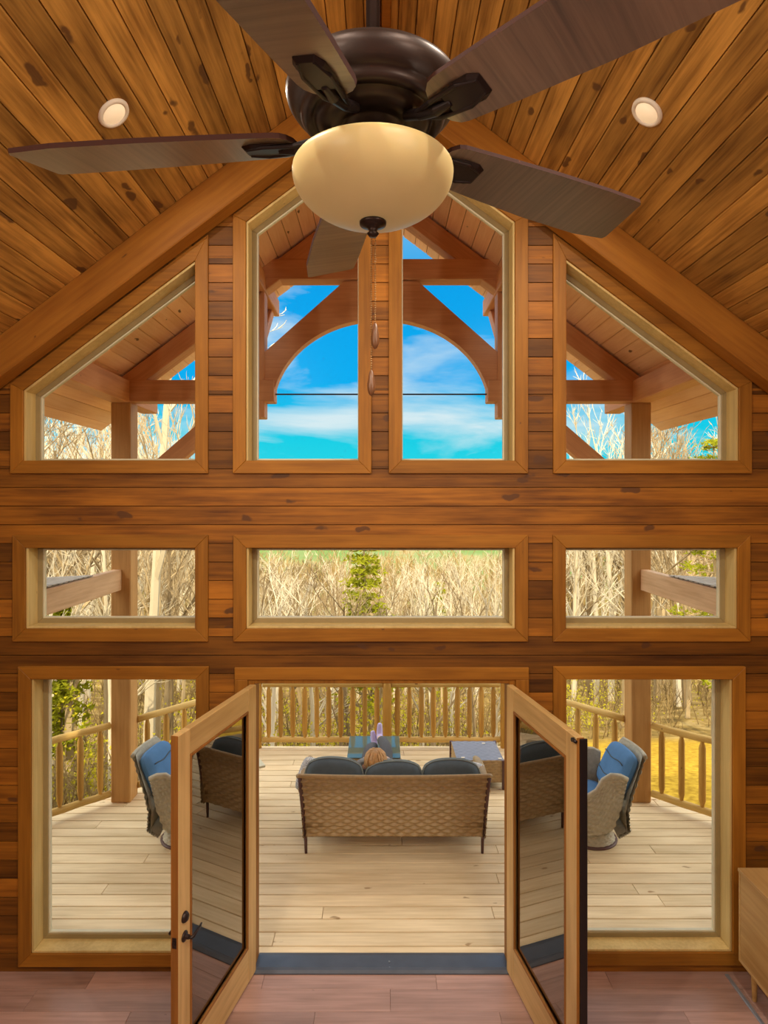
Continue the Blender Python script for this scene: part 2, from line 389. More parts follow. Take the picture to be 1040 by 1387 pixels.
def offset_poly(p, d):                  # counter-clockwise polygon, d > 0 outward
    n = len(p); out = []
    for i in range(n):
        a, b, c = Vector(p[i - 1]), Vector(p[i]), Vector(p[(i + 1) % n])
        e0 = (b - a).normalized(); e1 = (c - b).normalized()
        n0 = Vector((e0.y, -e0.x)); n1 = Vector((e1.y, -e1.x))
        bis = (n0 + n1).normalized(); out.append(tuple(b + bis * (d / max(0.3, bis.dot(n0)))))
    return out
def ring(p, d0, d1, y0, y1, mat_h, mat_v, name, parent, bevel=0.003, only=None):
    a, b = offset_poly(p, d0), offset_poly(p, d1); mh, mv = MB(), MB()
    for i in range(len(p)):
        j = (i + 1) % len(p)
        q = [a[i], a[j], b[j], b[i]]
        (mv if abs(p[j][0] - p[i][0]) < 1e-6 else mh).prism(q, y0, y1)
    o = None
    if mat_h is mat_v:
        mh.add(mv.v, mv.f); mh.t = [random.random()] * len(mh.f); return mh.build(name, mat_h, parent, bevel)
    o = mh.build(name, mat_h, parent, bevel)
    mv.build(name, mat_v, parent, bevel)
    return o
for k, p in OPEN.items():
    a, b = offset_poly(p, 0.0), offset_poly(p, -0.016); m = MB()
    for i in range(len(p)):
        j = (i + 1) % len(p); m.prism([a[i], a[j], b[j], b[i]], YW - 0.006, YW + 0.15)
    w = struct(m.build('window_%d' % k, M['liner'], None, 0.002))
    ring(SEEN[k], 0.0, 0.093, YW - 0.020, YW + 0.001, M['casing'], M['casing_v'], 'casing', w)
    ring(p, -0.012, -0.050, YW + 0.118, YW + 0.165, M['sash'], M['sash'], 'sash', w)
    ring(p, -0.048, -0.060, YW + 0.128, YW + 0.158, M['bead'], M['bead'], 'glazing_bead', w, 0.002)
    q = offset_poly(p, -0.055); m = MB(); m.prism(q, YW + 0.140, YW + 0.146); m.build('pane', M['pane'], w)

# door frame (opening), casing, sill
xl, xr, zt = DOOR[0][0], DOOR[1][0], DOOR[2][1]
m = MB()
m.box(xl, xl + 0.045, YW - 0.005, YW + 0.17, 0, zt); m.box(xr - 0.045, xr, YW - 0.005, YW + 0.17, 0, zt); m.box(xl + 0.045, xr - 0.045, YW - 0.005, YW + 0.17, zt - 0.03, zt)
fr = struct(m.build('door_1', M['casing_v'], None, 0.003))
m = MB(); m.box(xl - 0.095, xl, YW - 0.02, YW + 0.001, 0, zt); m.box(xr, xr + 0.095, YW - 0.02, YW + 0.001, 0, zt); m.build('casing', M['casing_v'], fr, 0.003)
m = MB(); m.box(xl - 0.095, xr + 0.095, YW - 0.02, YW + 0.001, zt, zt + 0.088); m.build('casing', M['casing'], fr, 0.003)
m = MB()
m.prism([(0, 0), (1, 0), (1, 1), (0, 1)], 0, 1); m.v.clear(); m.f.clear(); m.t.clear()
prof = [(YW - 0.03, 0.0), (YW - 0.03, 0.008), (YW - 0.012, 0.020), (YW + 0.01, 0.024), (YW + 0.02, 0.018), (YW + 0.15, 0.008), (YW + 0.19, -0.002), (YW + 0.19, -0.03), (YW + 0.10, -0.05), (YW - 0.02, -0.02)]
m.add([(xl + 0.045, y, z) for y, z in prof] + [(xr - 0.045, y, z) for y, z in prof],
      [tuple(range(10)), tuple(range(19, 9, -1))] + [(i, (i + 1) % 10, 10 + (i + 1) % 10, 10 + i) for i in range(10)])
m.build('threshold', M['sill'], fr)
m = MB()
for xx, yy in ((0.06, YW + 0.07), (0.062, YW + 0.012)): m.lathe([(0.007, 0.013), (0.006, 0.0165), (0, 0.018)], (xx, yy, 0.006), 10)
m.build('screw', M['silver'], fr)

# ------------------------------------------------------------------ floor, side and rear walls, ceiling, roof
YB = -5.2
m = MB(); y = YB; PW = 0.19
while y < YW + 0.02:
    x = -HW - random.uniform(0, 1.2)
    while x < HW:
        x1 = x + 1.22; m.box(max(x, -HW) + .0008, min(x1, HW) - .0008, y + .0008, min(y + PW, YW + 0.02) - .0008, -0.015, 0.0); x = x1
    y += PW
m.box(-HW, HW, YB, YW + 0.15, -0.12, -0.016, 0.1)
struct(m.build('floor', M['floor'], None, 0.001))
def side(sx, name):
    m = MB(); top = EYE + A_OUT - SL * HW
    m.box(sx * (HW + 0.02), sx * (HW + 0.18), YB - 0.2, YW + 0.17, -0.12, top, 0.3); z = 0.0
    while z < top - 0.02:
        z1 = min(z + PB, top); m.box(sx * HW, sx * (HW + 0.02), YB, YW, z, z1 - 0.0035); z = z1
    return struct(m.build(name, M['wall_y'], None, 0.002))
M['wall_y'] = wood('wall_shiplap_side', (0.325, 0.118, 0.011), (0.105, 0.033, 0.004), 'Y', tint=0.9, knots=1.1)
side(-1, 'wall_left'); side(1, 'wall_right')
m = MB(); zz = EYE + A_OUT - SL * HW
m.prism([(-HW, -0.12), (HW, -0.12), (HW, zz), (0, EYE + A_OUT - 0.02), (-HW, zz)], YB - 0.2, YB, 0.4)
struct(m.build('wall_back', M['wall']))
m = MB()
def slope_boards(m, A, y0, y1, xmax, pitch, th=0.018, lens=None):
    dx = pitch / math.sqrt(1 + SL * SL); gap = 0.0075 / math.sqrt(1 + SL * SL)
    for sx in (-1, 1):
        x = 0.0
        while x < xmax:
            xa, xb = x + gap / 2, min(x + dx, xmax) - gap / 2
            ya = y0; 
            while ya < y1 - 1e-6:
                yb = y1 if lens is None else min(y1, ya + random.uniform(*lens))
                a = [(sx * xa, ya + .001, EYE + A - SL * xa), (sx * xb, ya + .001, EYE + A - SL * xb), (sx * xb, yb - .001, EYE + A - SL * xb), (sx * xa, yb - .001, EYE + A - SL * xa)]
                m.hexa(a, [(p[0], p[1], p[2] + th) for p in a]); ya = yb
            x += dx
slope_boards(m, A_IN, YB, YW + 0.02, HW + 0.02, 0.137, lens=(5.5, 8.0))
for sx in (-1, 1):
    a = [(0, YB, EYE + A_IN + 0.02), (sx * (HW + .1), YB, EYE + A_IN + 0.02 - SL * (HW + .1)), (sx * (HW + .1), YW + .02, EYE + A_IN + 0.02 - SL * (HW + .1)), (0, YW + .02, EYE + A_IN + 0.02)]
    m.hexa(a, [(p[0], p[1], p[2] + 0.05) for p in a], 0.2)
struct(m.build('ceiling', M['ceiling'], None, 0.003))
m = MB(); m.box(0.004, 0.062, YB, YW - 0.16, EYE + A_IN - 0.055, EYE + A_IN - 0.02, 0.8)
struct(m.build('trim_1', M['beam'], None, 0.004))
# outer roof over house and porch; its underside over the porch is boarded
YF, XE = 8.11, 3.66
m = MB()
for sx in (-1, 1):
    a = [(0, YB - 0.4, EYE + A_OUT + 0.022), (sx * XE, YB - 0.4, EYE + A_OUT + 0.022 - SL * XE), (sx * XE, YF, EYE + A_OUT + 0.022 - SL * XE), (0, YF, EYE + A_OUT + 0.022)]
    m.hexa(a, [(p[0], p[1], p[2] + 0.16) for p in a], 0.2)
struct(m.build('roof', M['roof']))
m = MB(); slope_boards(m, A_OUT, YW + 0.171, YF, XE, 0.185)
struct(m.build('ceiling_porch', M['porch_ceiling'], None, 0.003))

m = MB()
for sx in (-1, 1): m.box(sx * 3.75, sx * 9.0, YB - 0.2, 4.2, -6.0, 4.6, 0.3)  # unseen blocks added to keep direct sun off the deck sides
struct(m.build('sun_block_wings', M['wall']))
# rafter beams on the gable wall inside
for sx, side_ in ((-1, 'left'), (1, 'right')):
    y0, y1 = YW - 0.165, YW - 0.021; vd = 0.29; xe = HW
    m = MB()
    ptop = lambda x: EYE + A_IN - SL * x
    m.prism([(0, ptop(0)), (sx * xe, ptop(xe)), (sx * xe, ptop(xe) - vd), (0, ptop(0) - vd)], y0, y1)
    o = m.build('rafter_beam', M['beam'], None, 0.006)
    # grain along the slope: turn the object's own frame
    ang = -sx * math.atan(SL); R = Matrix.Rotation(-ang, 4, 'Y'); R = Matrix.Rotation(sx * math.atan(SL), 4, 'Y')
    o.data.transform(R.inverted()); o.matrix_world = R
    tag(o, 'heavy orange-brown rafter beam following the %s ceiling slope against the gable wall' % side_, 'beam', 'rafter beams on the gable wall')

# ------------------------------------------------------------------ recessed lights
def can_light(x, y, label, power, visible=True):
    sx = 1 if x > 0 else -1; z = EYE + A_IN - SL * abs(x)
    R = Matrix.Rotation(sx * math.atan(SL), 4, 'Y'); nrm = R @ Vector((0, 0, -1)); base = Vector((x, y, z))
    o = thing('recessed_light', base, label, 'ceiling light', 'recessed ceiling lights')
    m = MB(); m.lathe([(0.0, -0.004), (0.064, -0.004), (0.066, -0.010), (0.074, -0.013), (0.086, -0.010), (0.090, 0.0), (0.088, 0.003)], (0, 0, 0), 40, mtx=R)
    local(m.build('trim_ring', M['white'], o, smooth=True))
    m = MB(); m.lathe([(0.0, -0.0075), (0.064, -0.0075), (0.065, -0.004)], (0, 0, 0), 40, mtx=R)
    local(m.build('lens', M['lens'], o, smooth=True))
    ld = bpy.data.lights.new('can_lamp', 'AREA'); ld.shape = 'DISK'; ld.size = 0.12; ld.energy = power; ld.color = (1.0, 0.90, 0.74)
    lo = bpy.data.objects.new('can_lamp', ld); COL.objects.link(lo); lo.parent = o
    lo.matrix_local = Matrix.Translation(nrm * 0.03) @ R
    return o
mm, nt, out = new_mat('lamp_lens'); e = N(nt, 'ShaderNodeEmission', Strength=0.55); e.inputs[0].default_value = (1, 0.72, 0.42, 1)
d = N(nt, 'ShaderNodeBsdfDiffuse'); d.inputs[0].default_value = (0.8, 0.7, 0.55, 1); ad = N(nt, 'ShaderNodeAddShader'); link(nt, e.outputs[0], ad.inputs[0]); link(nt, d.outputs[0], ad.inputs[1]); link(nt, ad.outputs[0], out.inputs[0]); M['lens'] = mm
CAN_FILL = 62
can_light(-1.427, 3.31, 'round recessed light in the left ceiling slope, above the fan blade pointing straight sideways', 20)
can_light(1.420, 3.31, 'round recessed light in the right ceiling slope, below the long dark upper fan blade', 20)
for sx in (-1, 1):  # unseen cans added behind the camera as interior fill
    for yy in (1.1, -1.1, -3.3):
        can_light(sx * 1.42, yy, 'added fill light over the loft, a round recessed can out of the camera view', CAN_FILL)

# ------------------------------------------------------------------ ceiling fan
FX, FY = X(505, 1.126), 1.126
fan = thing('ceiling_fan', (FX, FY, EYE + 0.66), 'dark bronze five-blade ceiling fan with a cream glass bowl, hanging in front of the windows', 'ceiling fan')
def fl(prof): return [(r, h - 0.66) for r, h in prof]
m = MB(); m.lathe(fl([(0.0, 0.664), (0.050, 0.666), (0.054, 0.674), (0.060, 0.676), (0.062, 0.672), (0.088, 0.676), (0.100, 0.682), (0.104, 0.690), (0.110, 0.690), (0.113, 0.684), (0.124, 0.686), (0.130, 0.694), (0.131, 0.702), (0.136, 0.703), (0.146, 0.712), (0.154, 0.724), (0.157, 0.736), (0.155, 0.744), (0.148, 0.749), (0.12, 0.756), (0.06, 0.768), (0.03, 0.80), (0.0, 0.80)]), n=72)
local(m.build('motor_housing', M['bronze'], fan, smooth=True))
m = MB(); m.lathe(fl([(0.045, 0.668), (0.043, 0.655), (0.040, 0.650), (0.040, 0.628), (0.060, 0.618), (0.085, 0.611), (0.100, 0.607), (0.0, 0.606)]), n=40)
local(m.build('light_kit_neck', M['bronze'], fan, smooth=True))
m = MB()
rim = 0.1455; prof = [(0.0, 0.507), (0.02, 0.5075)]
for i in range(2, 19):
    a = i / 18 * PI / 2; prof.append((rim * math.sin(a) ** 1.06, 0.594 - 0.087 * math.cos(a)))
prof += [(0.1448, 0.599), (0.142, 0.603), (0.138, 0.6045), (0.1, 0.605), (0.0, 0.605)]
m.lathe(fl(prof), n=72); local(m.build('glass_bowl', M['bowl'], fan, smooth=True))
m = MB(); m.lathe(fl([(0.0, 0.481), (0.007, 0.482), (0.011, 0.487), (0.007, 0.491), (0.009, 0.496), (0.014, 0.499), (0.024, 0.503), (0.0245, 0.508), (0.016, 0.512), (0.0, 0.513)]), n=32)
fin = local(m.build('finial', M['bronze'], fan, smooth=True))
m = MB(); m.tube([(0, 0, 0.16), (0, 0, EYE * 0 + A_IN - 0.66 - 0.04)], 0.0125, 16); m.lathe([(0.0, 0.0), (0.03, 0.01), (0.055, 0.05), (0.062, 0.10), (0.0, 0.10)], (0, 0, A_IN - 0.66 - 0.14), 32)
local(m.build('downrod', M['bronze'], fan, smooth=True))
RB = 0.66; PITCH = math.radians(-12)
def blade_pts():
    """Outline along +Y: round shoulder, slight flare, clipped tip."""
    out = []
    for i in range(9):
        a = -PI / 2 + PI * i / 8   # rounded root
        out.append((0.052 * math.sin(a), 0.175 - 0.035 * math.cos(a)))
    right = [(0.058, 0.26), (0.066, 0.40), (0.071, 0.55), (0.071, 0.645), (0.066, 0.652)]
    left = [(-0.050, 0.672), (-0.060, 0.668), (-0.071, 0.58), (-0.069, 0.42), (-0.060, 0.27)]
    return out + right + left
AZ = [-11.8, 60.2, 132.2, 204.2, 276.2]     # clockwise from straight ahead
for az in AZ:
    th = -math.radians(az)
    Rz = Matrix.Rotation(th, 4, 'Z'); Rp = Matrix.Rotation(PITCH, 4, 'Y')
    pts = blade_pts(); n = len(pts); m = MB(); tk = 0.0045
    vs = [(x, y, -tk) for x, y in pts] + [(x, y, tk) for x, y in pts]
    m.add(vs, [tuple(range(n)), tuple(range(2 * n - 1, n - 1, -1))] + [(i, n + i, n + (i + 1) % n, (i + 1) % n) for i in range(n)])
    b = m.build('blade', M['blade'], fan); b.data.materials.append(M['blade_edge'])
    for pg in b.data.polygons:
        if len(pg.vertices) == 4: pg.material_index = 1
    b.matrix_local = Matrix.Translation((0, 0, -0.002)) @ Rz @ Rp
    # blade holder: cast arm with a shield shaped plate under the blade root
    k = MB()
    sh = [(-0.020, 0.165), (0.020, 0.165), (0.027, 0.19), (0.027, 0.222), (0.018, 0.238), (-0.018, 0.238), (-0.027, 0.222), (-0.027, 0.19)]
    ns = len(sh)
    k.add([(x * 0.86, 0.2 + (y - 0.2) * 0.9, -0.011) for x, y in sh] + [(x * 1.1, 0.205 + (y - 0.205) * 1.1, -tk) for x, y in sh], [tuple(range(ns - 1, -1, -1)), tuple(range(ns, 2 * ns))] + [(i, (i + 1) % ns, ns + (i + 1) % ns, ns + i) for i in range(ns)])
    k.tube([(0, 0.075, 0.014), (0, 0.11, 0.0), (0, 0.145, -0.008), (0, 0.175, -0.008)], [0.009, 0.010, 0.011, 0.007], 10)
    for s_ in (-1, 1): k.tube([(s_ * 0.004, 0.10, 0.002), (s_ * 0.018, 0.145, -0.008), (s_ * 0.024, 0.20, -0.010), (s_ * 0.014, 0.233, -0.010)], [0.004, 0.005, 0.004, 0.003], 8)
    h = k.build('blade_bracket', M['black'], b, 0.003, smooth=False); h.location = (0, 0, 0)
for (dx, zlen, nm) in ((0.004, 0.165, 0), (-0.003, 0.250, 1)):
    m = MB(); z0 = 0.487 - 0.66
    for i in range(int(zlen / 0.0042)): m.lathe([(0, -0.0017), (0.0016, -0.0006), (0.0016, 0.0006), (0, 0.0017)], (dx, 0, z0 - i * 0.0042), 6)
    c = local(m.build('pull_chain', M['chain'], fan, smooth=True))
    m = MB(); zb = z0 - zlen
    m.lathe([(0, zb + 0.004), (0.003, zb), (0.0055, zb - 0.010), (0.0075, zb - 0.024), (0.0065, zb - 0.036), (0.003, zb - 0.043), (0, zb - 0.0445)], (dx, 0, 0), 20)
    p = m.build('pull_knob', M['pull'], c, smooth=True); p.location = (0, 0, 0)

# ------------------------------------------------------------------ the two open doors
def door_leaf(hx, hy, fx, fy, side_, label):
    d = Vector((fx - hx, fy - hy, 0)); L = d.length; d.normalize()
    root = thing('patio_door', (hx, hy, 0), label, 'door', 'open patio doors')
    root.rotation_euler = (0, 0, math.atan2(d.y, d.x))
    T = 0.046; out = -1 if side_ == 'left' else 1   # body lies on the far side of the seen face
    # seen face is at local y = 0; thickness goes away from the room centre
    y0, y1 = (-T, 0.0) if side_ == 'left' else (0.0, T)
    z0, z1 = 0.012, Z(927, YW); st = 0.125; tr = 0.15; br = 0.24
    m = MB(); m.box(0, st, y0, y1, z0, z1); m.box(L - st, L, y0, y1, z0, z1); local(m.build('stile', M['door'], root, 0.003))
    m = MB(); m.box(st, L - st, y0, y1, z1 - tr, z1); m.box(st, L - st, y0, y1, z0, z0 + br); local(m.build('rail', M['door_x'], root, 0.003))
    m = MB()
    for e0, e1 in ((0, 0.018),):
        for yy0, yy1 in ((y0 - 0.004, y0 + 0.012), (y1 - 0.012, y1 + 0.004)):
            m.box(st, st + 0.018, yy0, yy1, z0 + br, z1 - tr); m.box(L - st - 0.018, L - st, yy0, yy1, z0 + br, z1 - tr)
            m.box(st + .018, L - st - .018, yy0, yy1, z0 + br, z0 + br + 0.018); m.box(st + .018, L - st - .018, yy0, yy1, z1 - tr - 0.018, z1 - tr)
    local(m.build('glazing_bead', M['edge'], root, 0.003))
    m = MB(); m.box(st + 0.002, L - st - 0.002, (y0 + y1) / 2 - 0.004, (y0 + y1) / 2 + 0.004, z0 + br + 0.002, z1 - tr - 0.002); local(m.build('pane', M['door_glass'], root))
    m = MB(); m.box(L, L + 0.003, y0 + 0.001, y1 - 0.001, z0, z1); local(m.build('edge_strip', M['edge'], root))
    m = MB()
    for zz in (0.25, 1.03, 1.82): m.tube([(-0.004, y0 if side_ == 'left' else y1, zz - .05), (-0.004, y0 if side_ == 'left' else y1, zz + .05)], 0.008, 10)
    local(m.build('hinge', M['bronze'], root, smooth=True))
    return root, L, y0, y1, z1
yl = YW * (927.5 - 680) / (998 - 680); hxL = X(347, YW); fxL = X(241.5, yl)
rt, L, y0, y1, z1 = door_leaf(hxL, YW - 0.004, fxL, yl, 'left', 'glazed wooden door with a lever handle and deadbolt, swung open into the room')
xc = L - 0.062
zl, zd = 0.905, 1.015
m = MB(); m.lathe([(0, 0.0), (0.030, 0.0), (0.030, 0.005), (0.024, 0.010), (0.013, 0.013), (0.013, 0.03), (0.0, 0.03)], (0, 0, 0), 24, mtx=Matrix.Rotation(-PI / 2, 4, 'X'))
m.v = [(v[0] + xc, v[1], v[2] + zl) for v in m.v]
m.tube([(xc, 0.026, zl), (xc, 0.046, zl), (xc - 0.01, 0.052, zl + 0.002), (xc - 0.045, 0.054, zl + 0.012), (xc - 0.085, 0.050, zl + 0.006), (xc - 0.105, 0.049, zl + 0.016)], [0.010, 0.010, 0.010, 0.008, 0.007, 0.005], 10)
local(m.build('lever_handle', M['bronze'], rt, smooth=True))
m = MB(); m.lathe([(0, 0.0), (0.031, 0.0), (0.031, 0.006), (0.026, 0.014), (0.018, 0.022), (0.0, 0.024)], (0, 0, 0), 24, mtx=Matrix.Rotation(-PI / 2, 4, 'X'))
m.v = [(v[0] + xc, v[1], v[2] + zd) for v in m.v]
local(m.build('deadbolt', M['bronze'], rt, smooth=True))
m = MB(); m.box(L + 0.003, L + 0.005, y0 + .01, y1 - .01, zl - 0.03, zl + 0.03); m.box(L + 0.004, L + 0.016, y0 + .016, y1 - .016, zl - 0.008, zl + 0.008); local(m.build('latch_plate', M['bronze'], rt))
m = MB(); m.tube([(xc, y0, zl), (xc, y0 - 0.045, zl), (xc - 0.09, y0 - 0.05, zl + 0.004)], [0.01, 0.01, 0.007], 10); local(m.build('lever_handle', M['bronze'], rt, smooth=True))
yr = YW * (925 - 680) / (997 - 680); hxR = X(686, YW); fxR = X(780.5, yr)
rt, L, y0, y1, z1 = door_leaf(hxR, YW - 0.004, fxR, yr, 'right', 'glazed wooden door with a dark astragal strip and top bolt, swung open into the room')
m = MB(); m.box(L + 0.003, L + 0.016, y0 + 0.016, y1 + 0.014, 0.012, z1 - 0.004); local(m.build('astragal', M['black'], rt, 0.003))
m = MB(); m.tube([(L - 0.02, -0.008, z1 - 0.018), (L + 0.01, -0.008, z1 - 0.018)], 0.010, 12); m.tube([(L - 0.024, -0.002, z1 - 0.018), (L - 0.024, -0.016, z1 - 0.018)], 0.012, 12); local(m.build('flush_bolt', M['black'], rt, smooth=True))

# ------------------------------------------------------------------ credenza and cord cover
cr = thing('credenza', (2.72, 3.4, 0), 'low pale oak credenza on short legs in the corner beside the lower window', 'credenza')
cx0, cx1, cy0, cy1, cz0, cz1 = 2.478, 2.96, 2.5, 4.30, 0.20, 0.84
m = MB(); m.box(cx0, cx1, cy0, cy1, cz0, cz0 + 0.02); m.box(cx0, cx1, cy0, cy0 + 0.02, cz0 + .02, cz1 - .022); m.box(cx0, cx1, cy1 - 0.02, cy1, cz0 + .02, cz1 - .022); m.box(cx1 - 0.012, cx1, cy0 + .02, cy1 - .02, cz0 + .02, cz1 - .022)
m.build('body', M['credenza'], cr, 0.002)
m = MB(); m.box(cx0 - 0.004, cx1, cy0 - 0.004, cy1 + 0.004, cz1 - 0.022, cz1); m.build('top', M['credenza'], cr, 0.002)
for ya, yb in ((cy0 + .022, 3.38), (3.384, cy1 - .022)):
    m = MB(); m.box(cx0, cx0 + 0.018, ya + .002, yb - .002, cz0 + .022, cz1 - .024); dr = m.build('door', M['credenza'], cr, 0.0015)
    m = MB(); yk = yb - 0.05 if yb < 3.4 else ya + 0.05
    m.tube([(cx0 - 0.022, yk, 0.60), (cx0, yk, 0.60)], 0.008, 12); m.build('knob', M['bronze'], dr, smooth=True)
for xx in (cx0 + 0.05, cx1 - 0.05):
    for yy in (cy0 + 0.10, cy1 - 0.10):
        m = MB(); m.tube([(xx, yy, cz0), (xx, yy, 0.0)], [0.022, 0.014], 14); m.build('leg', M['credenza'], cr, smooth=False)
m = MB(); m.prism([(2.452, 0), (2.482, 0), (2.478, 0.008), (2.456, 0.008)], 2.2, YW - 0.03); o = m.build('cord_cover', M['silver'], None, 0.001)
tag(o, 'thin grey floor strip running from the wall corner past the credenza legs', 'cord cover')

# ------------------------------------------------------------------ deck
def deck_half(y): return 4.3 if y < 6.05 else max(1.72, 4.3 - (y - 6.05))
m = MB(); y = YW + 0.175; k = 0
while y < 8.70:
    y1 = min(y + 0.146, 8.74)
    a, b = deck_half(y), deck_half(y1)
    cuts = sorted([random.uniform(-3.4, 3.4) for _ in range(2)])
    xs = [None] + cuts + [None]
    for i in range(3):
        l0, l1 = (-a, -b) if xs[i] is None else (max(xs[i], -b) + .002,) * 2
        r0, r1 = (a, b) if xs[i + 1] is None else (min(xs[i + 1], b) - .002,) * 2
        if r1 - l1 < 0.05: continue
        q = [(l0, y, DECK - 0.035), (r0, y, DECK - 0.035), (r1, y1, DECK - 0.035), (l1, y1, DECK - 0.035)]
        m.hexa(q, [(p[0], p[1], DECK) for p in q])
    y = y1 + 0.011
struct(m.build('deck', M['deck'], None, 0.003))
m = MB()
o_ = [(-4.25, YW + .18), (-4.25, 6.05), (-1.70, 8.62), (1.70, 8.62), (4.25, 6.05), (4.25, YW + .18)]
n = len(o_)
m.add([(x, y, DECK - 0.30) for x, y in o_] + [(x, y, DECK - 0.037) for x, y in o_], [tuple(range(n)), tuple(range(2 * n - 1, n - 1, -1))] + [(i, n + i, n + (i + 1) % n, (i + 1) % n) for i in range(n)])
struct(m.build('deck_frame', M['timber']))

def railing(p, q, nb, label, r0=0.0, r1=0.0):
    p = Vector((*p, DECK)); q = Vector((*q, DECK)); d = (q - p); L = d.length; d.normalize(); ang = math.atan2(d.y, d.x)
    o = thing('deck_railing', p, label, 'railing', 'log railing sections around the deck'); o.rotation_euler = (0, 0, ang)
    for nm, zz, r in (('top_rail', 0.885, 0.040), ('bottom_rail', 0.115, 0.040)):
        m = MB(); m.tube([(L * i / 8, random.uniform(-.004, .004), zz + random.uniform(-.004, .004)) for i in range(9)], [r * random.uniform(.94, 1.04) for i in range(9)], 14); local(m.build(nm, M['log'], o, smooth=True))
    for i in range(nb):
        x = L * (i + 0.5) / nb; m = MB(); r = random.uniform(0.031, 0.036)
        m.tube([(x, 0, 0.125), (x, 0, 0.165), (x, 0, 0.215), (x, 0, 0.5), (x, 0, 0.785), (x, 0, 0.835), (x, 0, 0.875)], [0.017, 0.020, r, r * 1.04, r, 0.020, 0.017], 12)
        local(m.build('baluster', M['log_v'], o, smooth=True))
    return o
def log_post(x, y, r, h, label):
    m = MB(); m.tube([(0, 0, 0), (0, 0, h - 0.02), (0, 0, h)], [r, r, r * 0.8], 16); o = m.build('railing_post', M['log_v'], None, smooth=True); o.location = (x, y, DECK); return tag(o, label, 'post', 'log posts of the deck railing')
YR = 8.65
log_post(0.085, YR, 0.062, 0.96, 'upright log railing post at the middle of the front railing behind the coffee table')
log_post(-1.70, YR, 0.036, 0.95, 'slim log railing post at the front corner of the deck, beside the lever handle door')
log_post(1.70, YR, 0.036, 0.95, 'slim log railing post at the front corner of the deck, behind the low wicker table')
railing((-1.65, YR), (0.025, YR), 10, 'front log railing section behind the person and the glass topped table')
railing((0.145, YR), (1.65, YR), 9, 'front log railing section behind the low slate wicker table')
PXL, PXR, PY = -2.965, 2.965, 7.16
railing((-1.74, YR - 0.04), (PXL + .11, PY + 0.11), 7, 'angled log railing section between the front corner and the left porch post')
railing((PXL - .115, PY - 0.115), (-3.98, 6.145), 6, 'angled log railing section on the outer side of the left porch post')
railing((1.74, YR - 0.04), (PXR - .11, PY + 0.11), 7, 'angled log railing section between the front corner and the right porch post')
railing((PXR + .115, PY - 0.115), (3.98, 6.145), 6, 'angled log railing section on the outer side of the right porch post')

# ------------------------------------------------------------------ porch posts, plates, truss
YT0, YT1 = 7.06, 7.28; YTM = (YT0 + YT1) / 2
HP = EYE + 1.135
for sx, nm in ((-1, 'left'), (1, 'right')):
    m = MB(); m.box(-0.112, 0.112, -0.11, 0.11, 0, HP - DECK); o = m.build('porch_post', M['post'], None, 0.01); o.location = (sx * 2.965, YTM, DECK)
    tag(o, 'square timber porch post on the %s side of the deck' % nm, 'post', 'square timber porch posts')
    zt_ = EYE + A_OUT - SL * 2.98
    o = timber('plate_beam', (sx * 2.965, YW + 0.18, (HP + zt_) / 2 - 0.03), (sx * 2.965, 7.96, (HP + zt_) / 2 - 0.03), 0.20, zt_ - HP - 0.05, M['timber'])
    tag(o, 'long timber plate beam carrying the porch roof edge on top of the %s post' % nm, 'beam', 'plate beams of the porch roof')
    o = timber('side_beam', (sx * 3.0, YW + 0.30, EYE - 0.885), (sx * 3.0, YT0 - 0.003, EYE - 0.885), 0.10, 0.235, M['greybeam'])
    tag(o, 'pale weathered beam butting into the %s porch post, seen through the middle window strip' % nm, 'beam', 'side roof beams beside the deck')
    # lean-to shingles resting on the beam
    rf = MB(); R_ = random.Random(3 + sx)
    ys = [YW + 0.35 + 0.012 * i * 8 for i in range(17)]
    for i in range(16):
        y0_, y1_ = ys[i], ys[i + 1] + 0.03
        lift = 0.004 + 0.05 * max(0, (10 - i) / 10) ** 1.5 * (0.6 + 0.4 * math.sin(i * 1.7))
        a = [(sx * 2.96, y0_, EYE - 0.765 + lift), (sx * 3.9, y0_, EYE - 0.80 + lift), (sx * 3.9, y1_, EYE - 0.81 + lift * .6), (sx * 2.96, y1_, EYE - 0.775 + lift * .6 + 0.011)]
        rf.hexa(a, [(p[0], p[1], p[2] + 0.012) for p in a])
    o = rf.build('side_roof', M['shingle']); tag(o, 'lifted grey shingles of the low side roof lying on the %s weathered beam' % nm, 'roof', 'low side roofs beside the deck')
TR = thing('porch_truss', (0, YTM, EYE + 1.14), 'arched timber roof truss with curved braces spanning the porch against the sky', 'truss')
timber('collar_beam', (-1.62, YTM, EYE + 2.655), (1.62, YTM, EYE + 2.655), 0.22, 0.23, M['timber'], TR)
